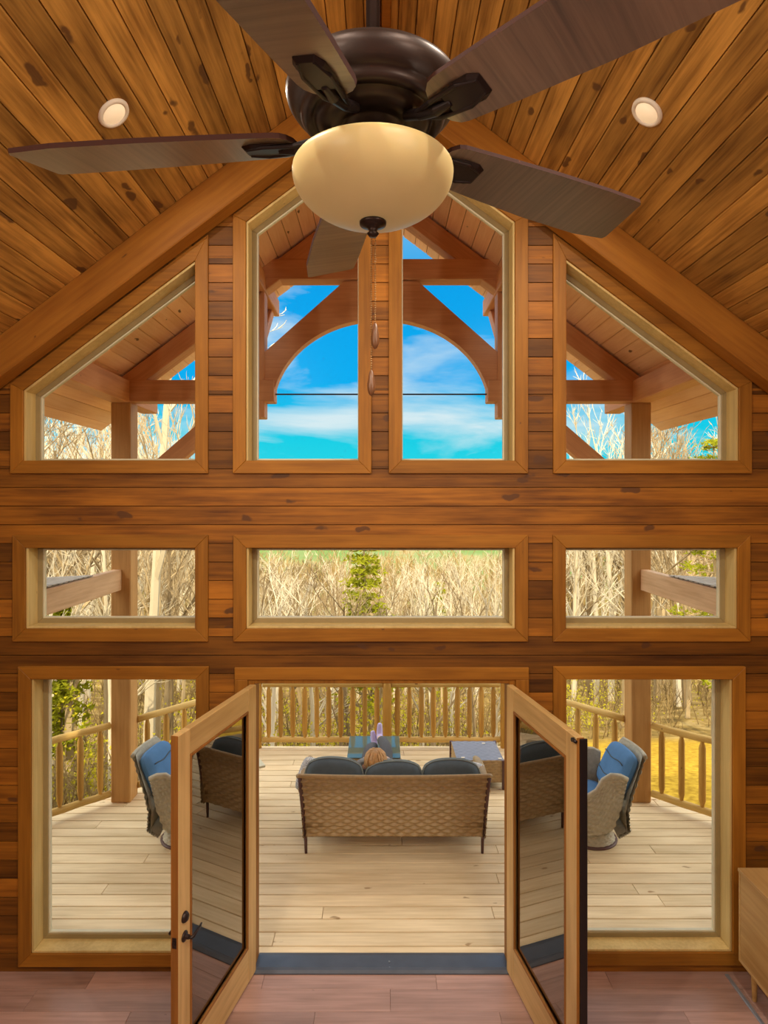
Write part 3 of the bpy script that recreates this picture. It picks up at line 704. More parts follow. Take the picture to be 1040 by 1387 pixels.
for sx in (-1, 1):
    c_ = lambda x: EYE + A_OUT - SL * x
    off = 0.135
    timber('rafter', (sx * 0.02, YTM, c_(0.02) - off - .02), (sx * 2.95, YTM, c_(2.95) - off - .02), 0.20, 0.20, M['timber'], TR)
    timber('pendant_post', (sx * 1.43, YTM, EYE + 0.965), (sx * 1.43, YTM, EYE + 2.52), 0.20, 0.20, M['post2'] if 'post2' in M else M['timber'], TR, up=(0, 1, 0))
    timber('hammer_beam', (sx * 1.22, YTM, EYE + 1.27), (sx * 2.90, YTM, EYE + 1.27), 0.21, 0.245, M['timber'], TR)
    m = MB()                                  # curved brace: circular inner arc, straight outer edge
    xi0, zi0 = sx * 0.015, EYE + 2.09; n = 14; inner = []; 
    for i in range(n + 1):
        a = PI / 2 * i / n * 0.90; inner.append((sx * (0.02 + 1.235 * math.sin(a)), EYE + 1.05 + 1.05 * math.cos(a)))
    x_end, z_end = inner[-1]
    outer = [(sx * 1.36, EYE + 1.70), (sx * 0.40, EYE + 2.53), (sx * 0.02, EYE + 2.53)]
    pts_o = []
    poly_outer = [(sx * 0.02, EYE + 2.53), (sx * 0.42, EYE + 2.53), (sx * 1.33, EYE + 1.72), (sx * 1.33, EYE + 1.36)]
    # param both chains by the same count and bridge them
    def chain(ch, t):
        Ls = [(Vector(ch[i + 1]) - Vector(ch[i])).length for i in range(len(ch) - 1)]; s_ = t * sum(Ls)
        for i, l in enumerate(Ls):
            if s_ <= l or i == len(Ls) - 1: return Vector(ch[i]).lerp(Vector(ch[i + 1]), min(1, s_ / l))
            s_ -= l
    ic = [q for q in inner if abs(q[0]) <= 1.33]
    ic[-1] = (ic[-1][0], ic[-1][1])
    for i in range(24):
        a0, a1 = chain(ic, i / 24), chain(ic, (i + 1) / 24); b0, b1 = chain(poly_outer[:3], i / 24), chain(poly_outer[:3], (i + 1) / 24)
        m.prism([tuple(a0), tuple(a1), tuple(b1), tuple(b0)], YTM - 0.07, YTM + 0.07, 0.5)
    e0, e1 = ic[-1], poly_outer[2]
    m.prism([e0, (sx * 1.34, e0[1] - 0.0), (sx * 1.34, EYE + 1.70), e1], YTM - 0.07, YTM + 0.07, 0.5)
    m.build('curved_brace', M['timber'], TR)
    timber('lower_brace', (sx * 1.62, YTM, EYE + 1.18), (sx * 2.845, YTM, EYE + 0.12), 0.14, 0.20, M['timber'], TR)
    timber('purlin', (sx * 1.40, YW + 0.18, EYE + 2.50), (sx * 1.40, 8.02, EYE + 2.50), 0.17, 0.20, M['timber'], TR)
    timber('purlin_brace', (sx * 1.42, YT1 - 0.02, EYE + 1.88), (sx * 1.42, 7.86, EYE + 2.42), 0.12, 0.12, M['timber'], TR)
m = MB(); m.tube([(-1.23, YTM, EYE + 1.245), (1.23, YTM, EYE + 1.245)], 0.009, 8); m.build('tie_rod', M['bronze'], TR)

# ------------------------------------------------------------------ furniture
def cushion(m, sx, sy, sz, arch=0.0, n=14, mtx=None, t=0.5):
    """Stuffed cushion: rounded slab, thick in the middle, thin along the seam."""
    def P(side):
        def f(u, v):
            a, b = 2 * u - 1, 2 * v - 1
            e = (1 - a ** 4) * (1 - b ** 4)
            return Vector((a * sx / 2 * (1 - 0.13 * b ** 4), b * sy / 2 * (1 - 0.13 * a ** 4) - arch * sy * a * a * (b + 1) / 2, side * sz / 2 * (0.22 + 0.78 * max(0, e) ** 0.45)))
        return f
    for sd in (1, -1):
        g = MB(); g.grid(P(sd), n, n)
        vs = g.v if mtx is None else [mtx @ Vector(v) for v in g.v]
        m.add(vs, g.f, t)
    # side wall
    ring_t = [(i / n, 0) for i in range(n)] + [(1, i / n) for i in range(n)] + [(1 - i / n, 1) for i in range(n)] + [(0, 1 - i / n) for i in range(n)]
    up = [P(1)(u, v) for u, v in ring_t]; dn = [P(-1)(u, v) for u, v in ring_t]
    if mtx is not None: up = [mtx @ p for p in up]; dn = [mtx @ p for p in dn]
    k = len(ring_t); m.add(up + dn, [(i, (i + 1) % k, k + (i + 1) % k, k + i) for i in range(k)], t)
    return m
def seam(m, sx, sy, r, mtx, zoff=0.0, arch=0.0):
    pts = []; n = 12
    for u, v in [(i / n, 1) for i in range(n)] + [(1, 1 - i / n) for i in range(n)] + [(1 - i / n, 0) for i in range(n)] + [(0, i / n) for i in range(n)] + [(0, 1)]:
        a, b = 2 * u - 1, 2 * v - 1
        pts.append(mtx @ Vector((a * sx / 2 * (1 - 0.13 * b ** 4), b * sy / 2 * (1 - 0.13 * a ** 4) - arch * sy * a * a * (b + 1) / 2, zoff)))
    m.tube(pts, r, 6, cap=False)
# wicker sofa, its back to the doors
SX, SYB = 0.128, 5.95
sofa = thing('wicker_sofa', (SX, 6.3, DECK), 'three-seat brown wicker sofa with slate cushions on the deck, its back to the doors', 'sofa')
def lean(z): return 0.06 - 0.10 * (z / 0.8) ** 1.3        # y of the rear surface, top leans to the house
def halfw(z): return 0.865 + 0.045 * (z / 0.8) ** 1.5
def back(u, v):
    x = (2 * u - 1); z = 0.175 + v * 0.625 + (-0.020 * (1 - x * x) * -1) * (1 - v)
    return (x * halfw(z), 0.0 + lean(z) - 0.32 - 0.035 * (1 - x * x), z)
m = MB(); weave(m, back, 1.78, 0.62, 0.066, 0.034, 0.012, 8, 0.02); local(m.build('back_panel', M['wicker'], sofa, smooth=True))
m = MB(); m.tube([(-0.93, -0.345, 0.795)] + [(x / 10 * 0.91, lean(0.8) - 0.32 - 0.035 * (1 - (x / 10) ** 2), 0.805) for x in range(-10, 11)] + [(0.93, -0.345, 0.795)], 0.020, 10); local(m.build('back_rail', M['wicker'], sofa, smooth=True))
for sx in (-1, 1):
    m = MB(); m.tube([(sx * halfw(z), lean(z) - 0.315, z) for z in (0.18, 0.35, 0.5, 0.65, 0.80)], 0.020, 10); local(m.build('corner_frame', M['leg'], sofa, smooth=True))
    for yy, z in ((lean(0) - 0.315 + .01, 0.2), (0.40, 0.3)):
        m = MB(); m.tube([(sx * (halfw(0) - (0.0 if yy < 0 else 0.02)), yy, z), (sx * (halfw(0) - 0.005), yy, 0.0)], [0.018, 0.013], 10); local(m.build('leg', M['leg'], sofa, smooth=True))
    def arm(u, v):  # outer side of the arm
        y = -0.33 + u * 0.76; z = 0.18 + v * (0.46 + 0.06 * math.sin(u * PI)); return (sx * (0.875 + 0.03 * v), y, z)
    m = MB(); weave(m, arm if sx > 0 else (lambda u, v: arm(1 - u, v)), 0.76, 0.45, 0.046, 0.040, 0.009, 4, 0.03); local(m.build('arm_panel', M['wicker'], sofa, smooth=True))
    m = MB(); m.tube([(sx * 0.895, -0.33 + u / 8 * 0.76, 0.645 + 0.06 * math.sin(u / 8 * PI)) for u in range(9)], [0.03, .036, .04, .042, .042, .042, .04, .038, .03], 10); local(m.build('arm_top', M['wicker'], sofa, smooth=True))
def sfront(u, v): return (0.87 * (1 - 2 * u), 0.43, 0.18 + 0.17 * v)
m = MB(); weave(m, sfront, 1.74, 0.17, 0.034, 0.030, 0.0055, 4, 0.02); m.box(-0.86, 0.86, -0.30, 0.41, 0.28, 0.32); local(m.build('seat_base', M['wicker'], sofa, smooth=True))
for i, xx in enumerate((-0.565, 0.0, 0.565)):
    m = MB(); mt = Matrix.Translation((xx, 0.09, 0.385)); cushion(m, 0.555, 0.62, 0.12, mtx=mt); sc = local(m.build('seat_cushion', M['slate'], sofa, smooth=True))
    tilt = (0.05, -0.05, 0.0)[i]; dz = (0.030, -0.002, 0.016)[i]
    mt = Matrix.Translation((xx - (0.03 if i == 0 else 0), -0.175, 0.625 + dz)) @ Matrix.Rotation(tilt, 4, 'Y') @ Matrix.Rotation(math.radians(80), 4, 'X')
    m = MB(); cushion(m, 0.575, 0.47, 0.19, 0.06, mtx=mt); bc = local(m.build('back_cushion', M['slate'], sofa, smooth=True))
    m = MB(); seam(m, 0.577, 0.472, 0.008, mt, 0.024, 0.06); seam(m, 0.577, 0.472, 0.008, mt, -0.024, 0.06); p = m.build('piping', M['slate_pipe'], bc, smooth=True); p.location = (0, 0, 0)
for sx, lab in ((-1, 'white and navy patterned throw pillow with a pointed corner over the left sofa arm'), (1, 'white and navy patterned throw pillow squeezed between sofa arm and end back cushion')):
    m = MB(); mt = Matrix.Rotation(0.35 if sx < 0 else 0.15, 4, 'Y') @ Matrix.Rotation(math.radians(62), 4, 'X'); cushion(m, 0.34, 0.34, 0.12, mtx=mt)
    o = m.build('throw_pillow', M['pattern'], None, smooth=True); o.location = (SX + sx * (0.80 if sx < 0 else 0.76), 6.3 - 0.02, DECK + (0.64 if sx < 0 else 0.62)); tag(o, lab, 'pillow', 'patterned pillows on the sofa')

def woven_table(name, x, y, sx, sy, h, mat_top, mat_side, label, glass_top):
    o = thing(name, (x, y, DECK), label, 'table')
    body_top = h - (0.012 if glass_top else 0.0); zb = 0.10 if glass_top else 0.08
    m = MB()
    cs = [(-sx / 2, -sy / 2), (sx / 2, -sy / 2), (sx / 2, sy / 2), (-sx / 2, sy / 2)]
    for i in range(4):
        a, b = cs[i], cs[(i + 1) % 4]
        weave(m, (lambda u, v, a=a, b=b: (a[0] + (b[0] - a[0]) * u, a[1] + (b[1] - a[1]) * u, zb + (body_top - zb) * v)), math.hypot(b[0] - a[0], b[1] - a[1]), body_top - zb, 0.034, 0.03, 0.005, 4, 0.015)
    local(m.build('woven_side', mat_side, o, smooth=True))
    m = MB(); weave(m, lambda u, v: ((u - .5) * sx, (v - .5) * sy, body_top), sx, sy, 0.05, 0.05, 0.004, 4, 0.02); local(m.build('woven_top', mat_top, o, smooth=True))
    for ax in (-1, 1):
        for ay in (-1, 1):
            m = MB(); m.box(ax * sx / 2 - 0.022, ax * sx / 2 + 0.022, ay * sy / 2 - 0.022, ay * sy / 2 + 0.022, 0, body_top); local(m.build('leg', mat_side if glass_top else M['leg'], o, 0.005))
    if glass_top:
        m = MB(); m.box(-sx / 2 - 0.01, sx / 2 + 0.01, -sy / 2 - 0.01, sy / 2 + 0.01, body_top + 0.008, body_top + 0.016); local(m.build('glass_top', M['table_glass'], o, 0.002))
    return o
woven_table('coffee_table', -0.085, 7.62, 0.61, 0.66, 0.42, M['wicker'], M['wicker'], 'square wicker coffee table with a reflecting glass top under the resting feet', True)
lt = woven_table('low_table', 1.185, 7.70, 0.56, 0.60, 0.345, M['wicker_blue'], M['wicker'], 'low wicker table with a slate woven top, standing behind the sofa end', False)
for xx, yy in ((-0.20, -0.24), (0.24, -0.27), (0.12, 0.2)):
    m = MB(); m.box(xx - 0.02, xx + 0.02, yy - 0.012, yy + 0.012, 0.352, 0.357); local(m.build('corner_clip', M['white'], lt))
# small square pedestal table whose corner shows beside the door
st = thing('side_table', (-1.645, 7.12, DECK), 'small pale square side table whose corner shows past the lever handle door', 'table', rz=math.radians(28))
m = MB(); m.box(-0.25, 0.25, -0.25, 0.25, 0.425, 0.45); local(m.build('table_top', M['silver_pale'] if 'silver_pale' in M else M['bead'], st, 0.004))
m = MB(); m.tube([(0, 0, 0.02), (0, 0, 0.425)], 0.035, 16); local(m.build('pedestal', M['silver'], st, smooth=True))
m = MB(); m.box(-0.15, 0.15, -0.15, 0.15, 0, 0.02); local(m.build('foot', M['silver'], st, 0.004))

def swivel_chair(x, y, rz, label):
    """Front faces local -u (= -X); u runs backwards."""
    o = thing('swivel_chair', (x, y, DECK), label, 'chair', 'blue cushioned swivel chairs', rz=rz)
    m = MB(); prof = [(0.245, 0.018), (0.225, 0.06), (0.20, 0.13), (0.21, 0.20), (0.24, 0.235)]
    def drum(u, v):
        t = v * 4; i = min(3, int(t)); f = t - i; r = prof[i][0] * (1 - f) + prof[i + 1][0] * f; z = prof[i][1] * (1 - f) + prof[i + 1][1] * f
        return (r * math.cos(2 * PI * u), r * math.sin(2 * PI * u), z)
    weave(m, drum, 1.4, 0.22, 0.03, 0.02, 0.004, 4, 0.01); local(m.build('base', M['wicker_grey'], o, smooth=True))
    m = MB(); m.lathe([(0.20, 0.0), (0.265, 0.0), (0.268, 0.012), (0.255, 0.022), (0.20, 0.02)], n=40); local(m.build('base_ring', M['leg'], o, smooth=True))
    # sides: low at the front, rising to a high rear arm, sloping down behind
    for s in (-1, 1):
        top = [(-0.40, 0.50), (-0.30, 0.555), (-0.15, 0.57), (-0.06, 0.62), (0.0, 0.72), (0.08, 0.765), (0.17, 0.755), (0.24, 0.72)]
        bot = [(-0.34, 0.17), (-0.24, 0.16), (-0.12, 0.15), (0.0, 0.15), (0.08, 0.17), (0.13, 0.20), (0.16, 0.28), (0.20, 0.40)]
        def pick(ch, u):
            t = u * (len(ch) - 1); i = min(len(ch) - 2, int(t)); f = t - i
            return ch[i][0] * (1 - f) + ch[i + 1][0] * f, ch[i][1] * (1 - f) + ch[i + 1][1] * f
        def sd(u, v):
            a, b = pick(bot, u), pick(top, u); return (a[0] + (b[0] - a[0]) * v, s * (0.27 + 0.075 * v), a[1] + (b[1] - a[1]) * v)
        m = MB(); weave(m, sd if s < 0 else (lambda u, v: sd(1 - u, v)), 0.62, 0.5, 0.040, 0.032, 0.009, 4, 0.045)
        m.tube([(q[0], s * 0.33, q[1]) for q in top], 0.026, 10); local(m.build('arm', M['wicker_grey'], o, smooth=True))
    # reclined back with a flared skirt under it
    bp = [(0.17, 0.13), (0.225, 0.165), (0.275, 0.205), (0.258, 0.29), (0.250, 0.40), (0.300, 0.56), (0.385, 0.74), (0.465, 0.895)]
    def bk(u, v):
        w = 0.30 + 0.05 * min(1, v / 0.5); yy = (2 * u - 1); t = v * 7; i = min(6, int(t)); f = t - i
        uu, z = bp[i][0] * (1 - f) + bp[i + 1][0] * f, bp[i][1] * (1 - f) + bp[i + 1][1] * f
        return (uu + 0.035 * (1 - yy * yy), yy * w * (1 - 0.30 * max(0, v - 0.5) ** 2 / 0.25), z)
    m = MB(); weave(m, bk, 0.68, 0.72, 0.040, 0.034, 0.009, 4, 0.03)
    m.tube([bk(u / 10, 1.0) for u in range(11)], 0.022, 10); local(m.build('back', M['wicker_grey'], o, smooth=True))
    m = MB(); m.box(-0.33, 0.17, -0.27, 0.27, 0.30, 0.35); local(m.build('seat_deck', M['wicker_grey'], o, 0.02))
    m = MB(); cushion(m, 0.58, 0.54, 0.15, mtx=Matrix.Translation((-0.10, 0, 0.425))); local(m.build('seat_cushion', M['blue'], o, smooth=True))
    m = MB(); mt = Matrix.Translation((0.285, 0, 0.685)) @ Matrix.Rotation(math.radians(-64), 4, 'Y'); cushion(m, 0.47, 0.52, 0.17, mtx=mt); c = local(m.build('back_cushion', M['blue'], o, smooth=True))
    for dz in (-0.09, 0.09):
        m = MB(); m.tube([mt @ Vector((dz + 0.01 * math.sin(i), -0.20 + 0.40 * i / 8, 0.086)) for i in range(9)], 0.006, 6); k = m.build('tuft_line', M['slate'], c, smooth=True); k.location = (0, 0, 0)
    return o
swivel_chair(2.14, 6.36, 0.06, 'grey wicker swivel chair with blue cushions beside the right porch post')
swivel_chair(-1.98, 6.36, PI - 0.12, 'grey wicker swivel chair with blue cushions beside the left porch post, half behind a door')

# ------------------------------------------------------------------ person on the sofa
def skin_mesh(name, nodes, edges, mat, parent, sub=2, root=0):
    me = bpy.data.meshes.new(name); me.from_pydata([n[0] for n in nodes], edges, []); me.materials.append(mat)
    o = bpy.data.objects.new(name, me); COL.objects.link(o)
    sk = o.modifiers.new('skin', 'SKIN'); sk.use_smooth_shade = True
    for i, nd in enumerate(nodes):
        r = nd[1]; me.skin_vertices[0].data[i].radius = r if isinstance(r, tuple) else (r, r)
        me.skin_vertices[0].data[i].use_root = (i == root)
    sb = o.modifiers.new('sub', 'SUBSURF'); sb.levels = sub; sb.render_levels = sub
    o.parent = parent
    return o
PX_ = -0.055
per = thing('person', (PX_, 6.52, DECK + 0.46), 'person with auburn hair reclining on the sofa with crossed feet up on the table', 'person')
b = (0.0, 0.0, 0.0)
NOD = [((0, 0.20, 0.06), (0.15, 0.11)),        # 0 pelvis
       ((0, 0.07, 0.125), (0.14, 0.10)), ((0, -0.05, 0.205), (0.155, 0.10)),   # 1,2 spine
       ((0, -0.13, 0.255), (0.10, 0.07)), ((0, -0.175, 0.275), (0.052, 0.052)),   # 3 shoulder line, 4 neck
       ((0, -0.21, 0.295), (0.070, 0.080)), ((0, -0.222, 0.352), (0.076, 0.090)), ((0, -0.23, 0.405), (0.052, 0.062)),  # head
       # legs: thigh, knee, shin, ankle, foot; one leg lies over the other
       ((0.10, 0.26, 0.06), 0.085), ((0.115, 0.58, 0.145), 0.062), ((0.085, 0.82, 0.12), 0.052), ((0.045, 1.03, 0.085), 0.037), ((0.035, 1.095, 0.08), 0.038), ((0.038, 1.125, 0.155), 0.034), ((0.04, 1.14, 0.245), 0.022),
       ((-0.09, 0.26, 0.06), 0.085), ((-0.08, 0.58, 0.115), 0.062), ((-0.05, 0.82, 0.06), 0.052), ((-0.025, 1.03, 0.00), 0.037), ((-0.025, 1.09, -0.005), 0.036), ((-0.04, 1.12, 0.07), 0.034), ((-0.05, 1.135, 0.15), 0.022),
       # arms folded to the lap
       ((0.17, -0.11, 0.24), 0.055), ((0.235, 0.06, 0.13), 0.042), ((0.11, 0.22, 0.18), 0.030), ((0.05, 0.26, 0.185), (0.034, 0.018)),
       ((-0.17, -0.11, 0.24), 0.055), ((-0.235, 0.06, 0.13), 0.042), ((-0.12, 0.21, 0.175), 0.030), ((-0.06, 0.25, 0.175), (0.034, 0.018))]
EDG = [(0, 1), (1, 2), (2, 3), (3, 4), (4, 5), (5, 6), (6, 7), (0, 8), (8, 9), (9, 10), (10, 11), (11, 12), (12, 13), (13, 14), (0, 15), (15, 16), (16, 17), (17, 18), (18, 19), (19, 20), (20, 21),
       (2, 22), (22, 23), (23, 24), (24, 25), (2, 26), (26, 27), (27, 28), (28, 29)]
for s, w in ((1, 25), (-1, 29)):
    c = NOD[w][0]
    for j, (dx, dy, ln) in enumerate(((0.030, -0.02, 0.030), (0.024, 0.016, 0.050), (0.010, 0.022, 0.056), (-0.004, 0.022, 0.052), (-0.016, 0.018, 0.040))):
        k = len(NOD); d = -s
        NOD.append(((c[0] + d * 0.030 - 0 * dx, c[1] + dx, c[2] + 0.0), 0.0095)); NOD.append(((c[0] + d * (0.030 + ln * 0.6), c[1] + dx * 1.2 + dy * .3, c[2] - 0.004), 0.0085)); NOD.append(((c[0] + d * (0.030 + ln), c[1] + dx * 1.2 + dy * .4, c[2] - 0.022), 0.007))
        EDG += [(w, k), (k, k + 1), (k + 1, k + 2)]
skin_mesh('body', NOD, EDG, M['skin'], per)
def over(idx, edges, dr, name, mat, cut=()):      # clothing follows the limbs it covers
    mp = {k: i for i, k in enumerate(idx)}; nd = []
    for k in idx:
        p, r = NOD[k]; r = r if isinstance(r, tuple) else (r, r); nd.append((p, (r[0] + dr, r[1] + dr)))
    for a_, b_, t in cut:
        pa, pb = Vector(NOD[a_][0]), Vector(NOD[b_][0]); r = NOD[b_][1]; r = r if isinstance(r, tuple) else (r, r); mp[(a_, b_)] = len(nd); nd.append((tuple(pa.lerp(pb, t)), (r[0] + dr, r[1] + dr)))
    ed = [(mp[a_], mp[b_]) for a_, b_ in edges] + [(mp[a_], mp[(a_, b_)]) for a_, b_, t in cut]
    return skin_mesh(name, nd, ed, mat, per)
over([0, 1, 2, 3, 22, 23, 26, 27], [(0, 1), (1, 2), (2, 3), (2, 22), (22, 23), (2, 26), (26, 27)], 0.013, 'shirt', M['shirt'], [(23, 24, .85), (27, 28, .85)])
over([0, 8, 9, 10, 15, 16, 17], [(0, 8), (8, 9), (9, 10), (0, 15), (15, 16), (16, 17)], 0.014, 'trousers', M['trouser'], [(10, 11, .85), (17, 18, .85)])
over([11, 12, 13, 14], [(11, 12), (12, 13), (13, 14)], 0.006, 'sock', M['sock'])
over([18, 19, 20, 21], [(18, 19), (19, 20), (20, 21)], 0.006, 'sock', M['sock'])
face = []; m = MB()                               # face: nose, ears
m.tube([(0, -0.118, 0.535), (0, -0.098, 0.505), (0, -0.112, 0.49)], [0.008, 0.014, 0.008], 8); face.append(local(m.build('nose', M['skin'], per, smooth=True)))
for s in (-1, 1):
    m = MB(); m.tube([(s * 0.082, -0.205, 0.53), (s * 0.092, -0.212, 0.51), (s * 0.084, -0.205, 0.485)], [0.010, 0.016, 0.009], 8); face.append(local(m.build('ear', M['skin'], per, smooth=True)))
for s in (-1, 1):
    m = MB(); m.lathe([(0, -0.009), (0.008, -0.004), (0.008, 0.004), (0, 0.009)], (s * 0.03, -0.122, 0.525), 10); face.append(local(m.build('eye', M['black'], per, smooth=True)))
m = MB(); m.tube([(-0.024, -0.124, 0.462), (0, -0.116, 0.460), (0.024, -0.124, 0.462)], [0.003, 0.007, 0.003], 6); face.append(local(m.build('mouth', M['leg'], per, smooth=True)))
m = MB(); R_ = random.Random(5)                    # hair: cap of locks swept back over the crown
hc = Vector((0, -0.232, 0.515))
def cap(u, v):
    a = 2 * PI * u; e = -0.75 + (PI / 2 + 0.75) * v
    r = 0.108 + 0.008 * math.sin(9 * a + 6 * v) + 0.005 * math.sin(17 * a)
    p = Vector((math.cos(a) * math.cos(e) * r * 0.96, math.sin(a) * math.cos(e) * r * 1.08 - 0.012, math.sin(e) * r * 1.06))
    if p.y > 0.045: p.y = 0.045 + (p.y - 0.045) * 0.25
    return hc + p
m.grid(cap, 48, 16)
for i in range(70):
    a = R_.uniform(0, 2 * PI); pts = []
    for k in range(6):
        e = 1.45 - k * 0.42 + R_.uniform(-.05, .05); a += R_.uniform(-.18, .18); r = 0.112 + R_.uniform(0, .006)
        p = Vector((math.cos(a) * math.cos(e) * r * 0.96, math.sin(a) * math.cos(e) * r * 1.08 - 0.012, math.sin(e) * r * 1.06))
        if p.y > 0.05: p.y = 0.05
        pts.append(hc + p)
    m.tube(pts, [0.004, 0.009, 0.010, 0.010, 0.009, 0.003], 6)
face.append(local(m.build('hair', M['hair'], per, smooth=True)))
for o in face: o.location = (0.0, -0.005, -0.165)

# ------------------------------------------------------------------ land, woods
def ground_h(x, y):          # height above the eye (negative)
    ys = [(-40, -3.45), (4, -5.0), (9, -5.8), (14, -6.6), (22, -8.4), (45, -14.5), (90, -22.0), (160, -24.5), (240, -16.0), (330, -21.0), (500, -30)]
    for (a, ha), (b_, hb) in zip(ys, ys[1:]):
        if y <= b_: break
    t = max(0, min(1, (y - a) / (b_ - a))); t = t * t * (3 - 2 * t) * 0.5 + t * 0.5
    h = ha + (hb - ha) * t
    if y > 12: h += 0.10 * max(0, abs(x) - 8) * min(1, (y - 12) / 30)
    h += 0.35 * math.sin(x * 0.21 + y * 0.13) * min(1, max(0, (y - 10) / 15))
    if x > 3 and y < 25: h += 0.5 * min(1, (x - 3) / 4) 
    return h
m = MB(); xs = [-260 + 4 * 0 + 520 * i / 100 for i in range(101)]
def gy(v): return -40 + 540 * v ** 1.9
def gp(u, v):
    w = 2 * u - 1; x = (abs(w) ** 1.8) * (260 if w > 0 else -260); y = gy(v)
    return Vector((x, y, EYE + ground_h(x, y)))
m.grid(gp, 110, 110); struct(m.build('ground', M['litter'], None, smooth=True))

def grow(m, base, d, L, r, depth, R, minr=0.006, gens=4, spread=0.75, tw=5):
    n = 5 if depth == 0 else 3
    pts = [Vector(base)]; dirs = []; dd = Vector(d).normalized()
    for i in range(n):
        wob = 0.06 if depth == 0 else 0.22
        dd = (dd + Vector((R.uniform(-wob, wob), R.uniform(-wob, wob), R.uniform(-wob, wob) + (0.10 if depth else 0.04)))).normalized()
        pts.append(pts[-1] + dd * (L / n)); dirs.append(dd)
    end = r * (0.28 if depth == 0 else 0.30)
    rad = [r + (end - r) * i / n for i in range(n + 1)]
    m.tube(pts, rad, 6 if depth == 0 else (4 if depth == 1 else 3), t=0.5, cap=False)
    if depth >= gens: return
    nb = (tw + 5) if depth == 0 else tw if depth == 1 else 3 if depth == 2 else 3
    for k in range(nb):
        f = R.uniform(0.30 if depth == 0 else 0.25, 1.0); i = min(n - 1, int(f * n)); p = pts[i].lerp(pts[i + 1], f * n - i)
        az = R.uniform(0, 2 * PI); ax = dirs[i].orthogonal().normalized(); ax.rotate(Matrix.Rotation(az, 3, dirs[i]))
        nd = (dirs[i] + ax * R.uniform(spread * .6, spread * 1.3)).normalized()
        grow(m, p, nd, L * R.uniform(0.30, 0.46) * (1.1 - f * 0.4), max(minr, rad[i] * R.uniform(0.35, 0.6)), depth + 1, R, minr, gens, spread, tw)
def tree_mesh(seed, H, r, spread, tw, gens=3, minr=0.008):
    R = random.Random(seed); m = MB(); grow(m, (0, 0, -0.3), (0, 0, 1), H, r, 0, R, minr, gens, spread, tw); return m
PROTO = []
for i in range(8):
    PROTO.append(tree_mesh(100 + i, 10.0, 0.115 + 0.02 * (i % 3), 0.50 + 0.08 * (i % 4), 6 + i % 3, 3, 0.012))
proto_obj = []
LBL = 'bare leafless tree in the sunlit woods beyond the deck'
def put_tree(i, x, y, s, n, sx=1.0):
    if n == 0:
        o = PROTO[i].build('bare_tree', M['bark_white'] if i % 3 == 1 else M['bark'], None); proto_obj.append(o)
    else:
        o = proto_obj[i].copy(); COL.objects.link(o)
    o.location = (x, y, EYE + ground_h(x, y)); o.rotation_euler = (0, 0, random.uniform(0, 6.28)); o.scale = (s * sx, s * sx, s)
    return tag(o, LBL, 'tree', 'leafless woodland trees')
RT = random.Random(11); count = 0; spots = []
while count < 286:
    y = 13.5 + 75 * RT.random() ** 1.7; lim = 0.72 * y + 3
    x = RT.uniform(-lim, lim)
    if x > 3 and x < 14 and y < 21: continue
    if any((x - a) ** 2 + (y - b_) ** 2 < (0.55 + y * 0.008) ** 2 for a, b_ in spots): continue
    t = x / y; edge = min(1, max(0, (abs(t) - 0.22) / 0.14))
    gh = ground_h(x, y)
    top = (-0.090 - 0.05 * RT.random()) * (1 - edge) + edge * (0.02 + 0.13 * RT.random())
    H = top * y - gh
    if H < 2.2: H = 2.2 + RT.random()
    H = min(H, 22)
    spots.append((x, y)); put_tree(count % 8, x, y, H / 11.0, 0 if count < 8 else 1, 1.0 if H > 5 else 1.25); count += 1
# one thick pale trunk just beyond the railing
m = tree_mesh(77, 13.0, 0.14, 0.6, 8, 3, 0.014); o = m.build('bare_tree', M['bark2'] if 'bark2' in M else M['bark'], None); xx, yy = -5.35, 14.2
o.location = (xx, yy, EYE + ground_h(xx, yy)); tag(o, 'tall thick pale-trunked leafless tree close behind the left porch post', 'tree')

def pine(seed, H, w):
    R = random.Random(seed); t = MB(); t.tube([(0, 0, -0.3), (0.05, 0, H * .5), (0, 0.03, H)], [0.10, 0.06, 0.015], 6)
    f = MB(); z = H * 0.18
    while z < H * 0.98:
        k = 1 - (z - H * .18) / (H * .82); Lb = w * (0.25 + 0.75 * k)
        for j in range(6):
            a = R.uniform(0, 2 * PI); ln = Lb * R.uniform(0.6, 1.1); d = Vector((math.cos(a), math.sin(a), 0.12))
            t.tube([(0, 0, z), tuple(Vector((0, 0, z)) + d * ln)], [0.022, 0.006], 4, cap=False)
            for q in range(16):
                p = Vector((0, 0, z)) + d * ln * R.uniform(0.3, 1.05) + Vector((R.uniform(-.14, .14), R.uniform(-.14, .14), R.uniform(-.06, .14))) * (0.5 + w * .5)
                for _ in range(3):
                    u = Vector((R.uniform(-1, 1), R.uniform(-1, 1), R.uniform(-.5, 1))).normalized() * 0.16; v_ = u.orthogonal().normalized() * 0.035
                    f.add([p - v_, p + v_, p + u], [(0, 1, 2)])
        z += H * 0.052
    return t, f
pines = [(-0.55, 19.5, 7.3, 1.3, 'yellow-green pine standing alone among bare trees in the middle window strip'),
         (-7.6, 14.6, 4.6, 1.0, 'bushy yellow-green pine beyond the railing at the left window edge'),
         (11.0, 20.5, 10.0, 1.9, 'yellow-green evergreen rising at the right edge of the upper right window'),
         (3.2, 36.0, 8.0, 1.6, 'small dark evergreen deeper in the woods to the right of the lone pine')]
for i, (x, y, H, w, lab) in enumerate(pines):
    o = thing('pine_tree', (x, y, EYE + ground_h(x, y)), lab, 'tree'); t, f = pine(40 + i, H, w)
    local(t.build('trunk', M['bark'], o)); local(f.build('needles', M['needle'], o))
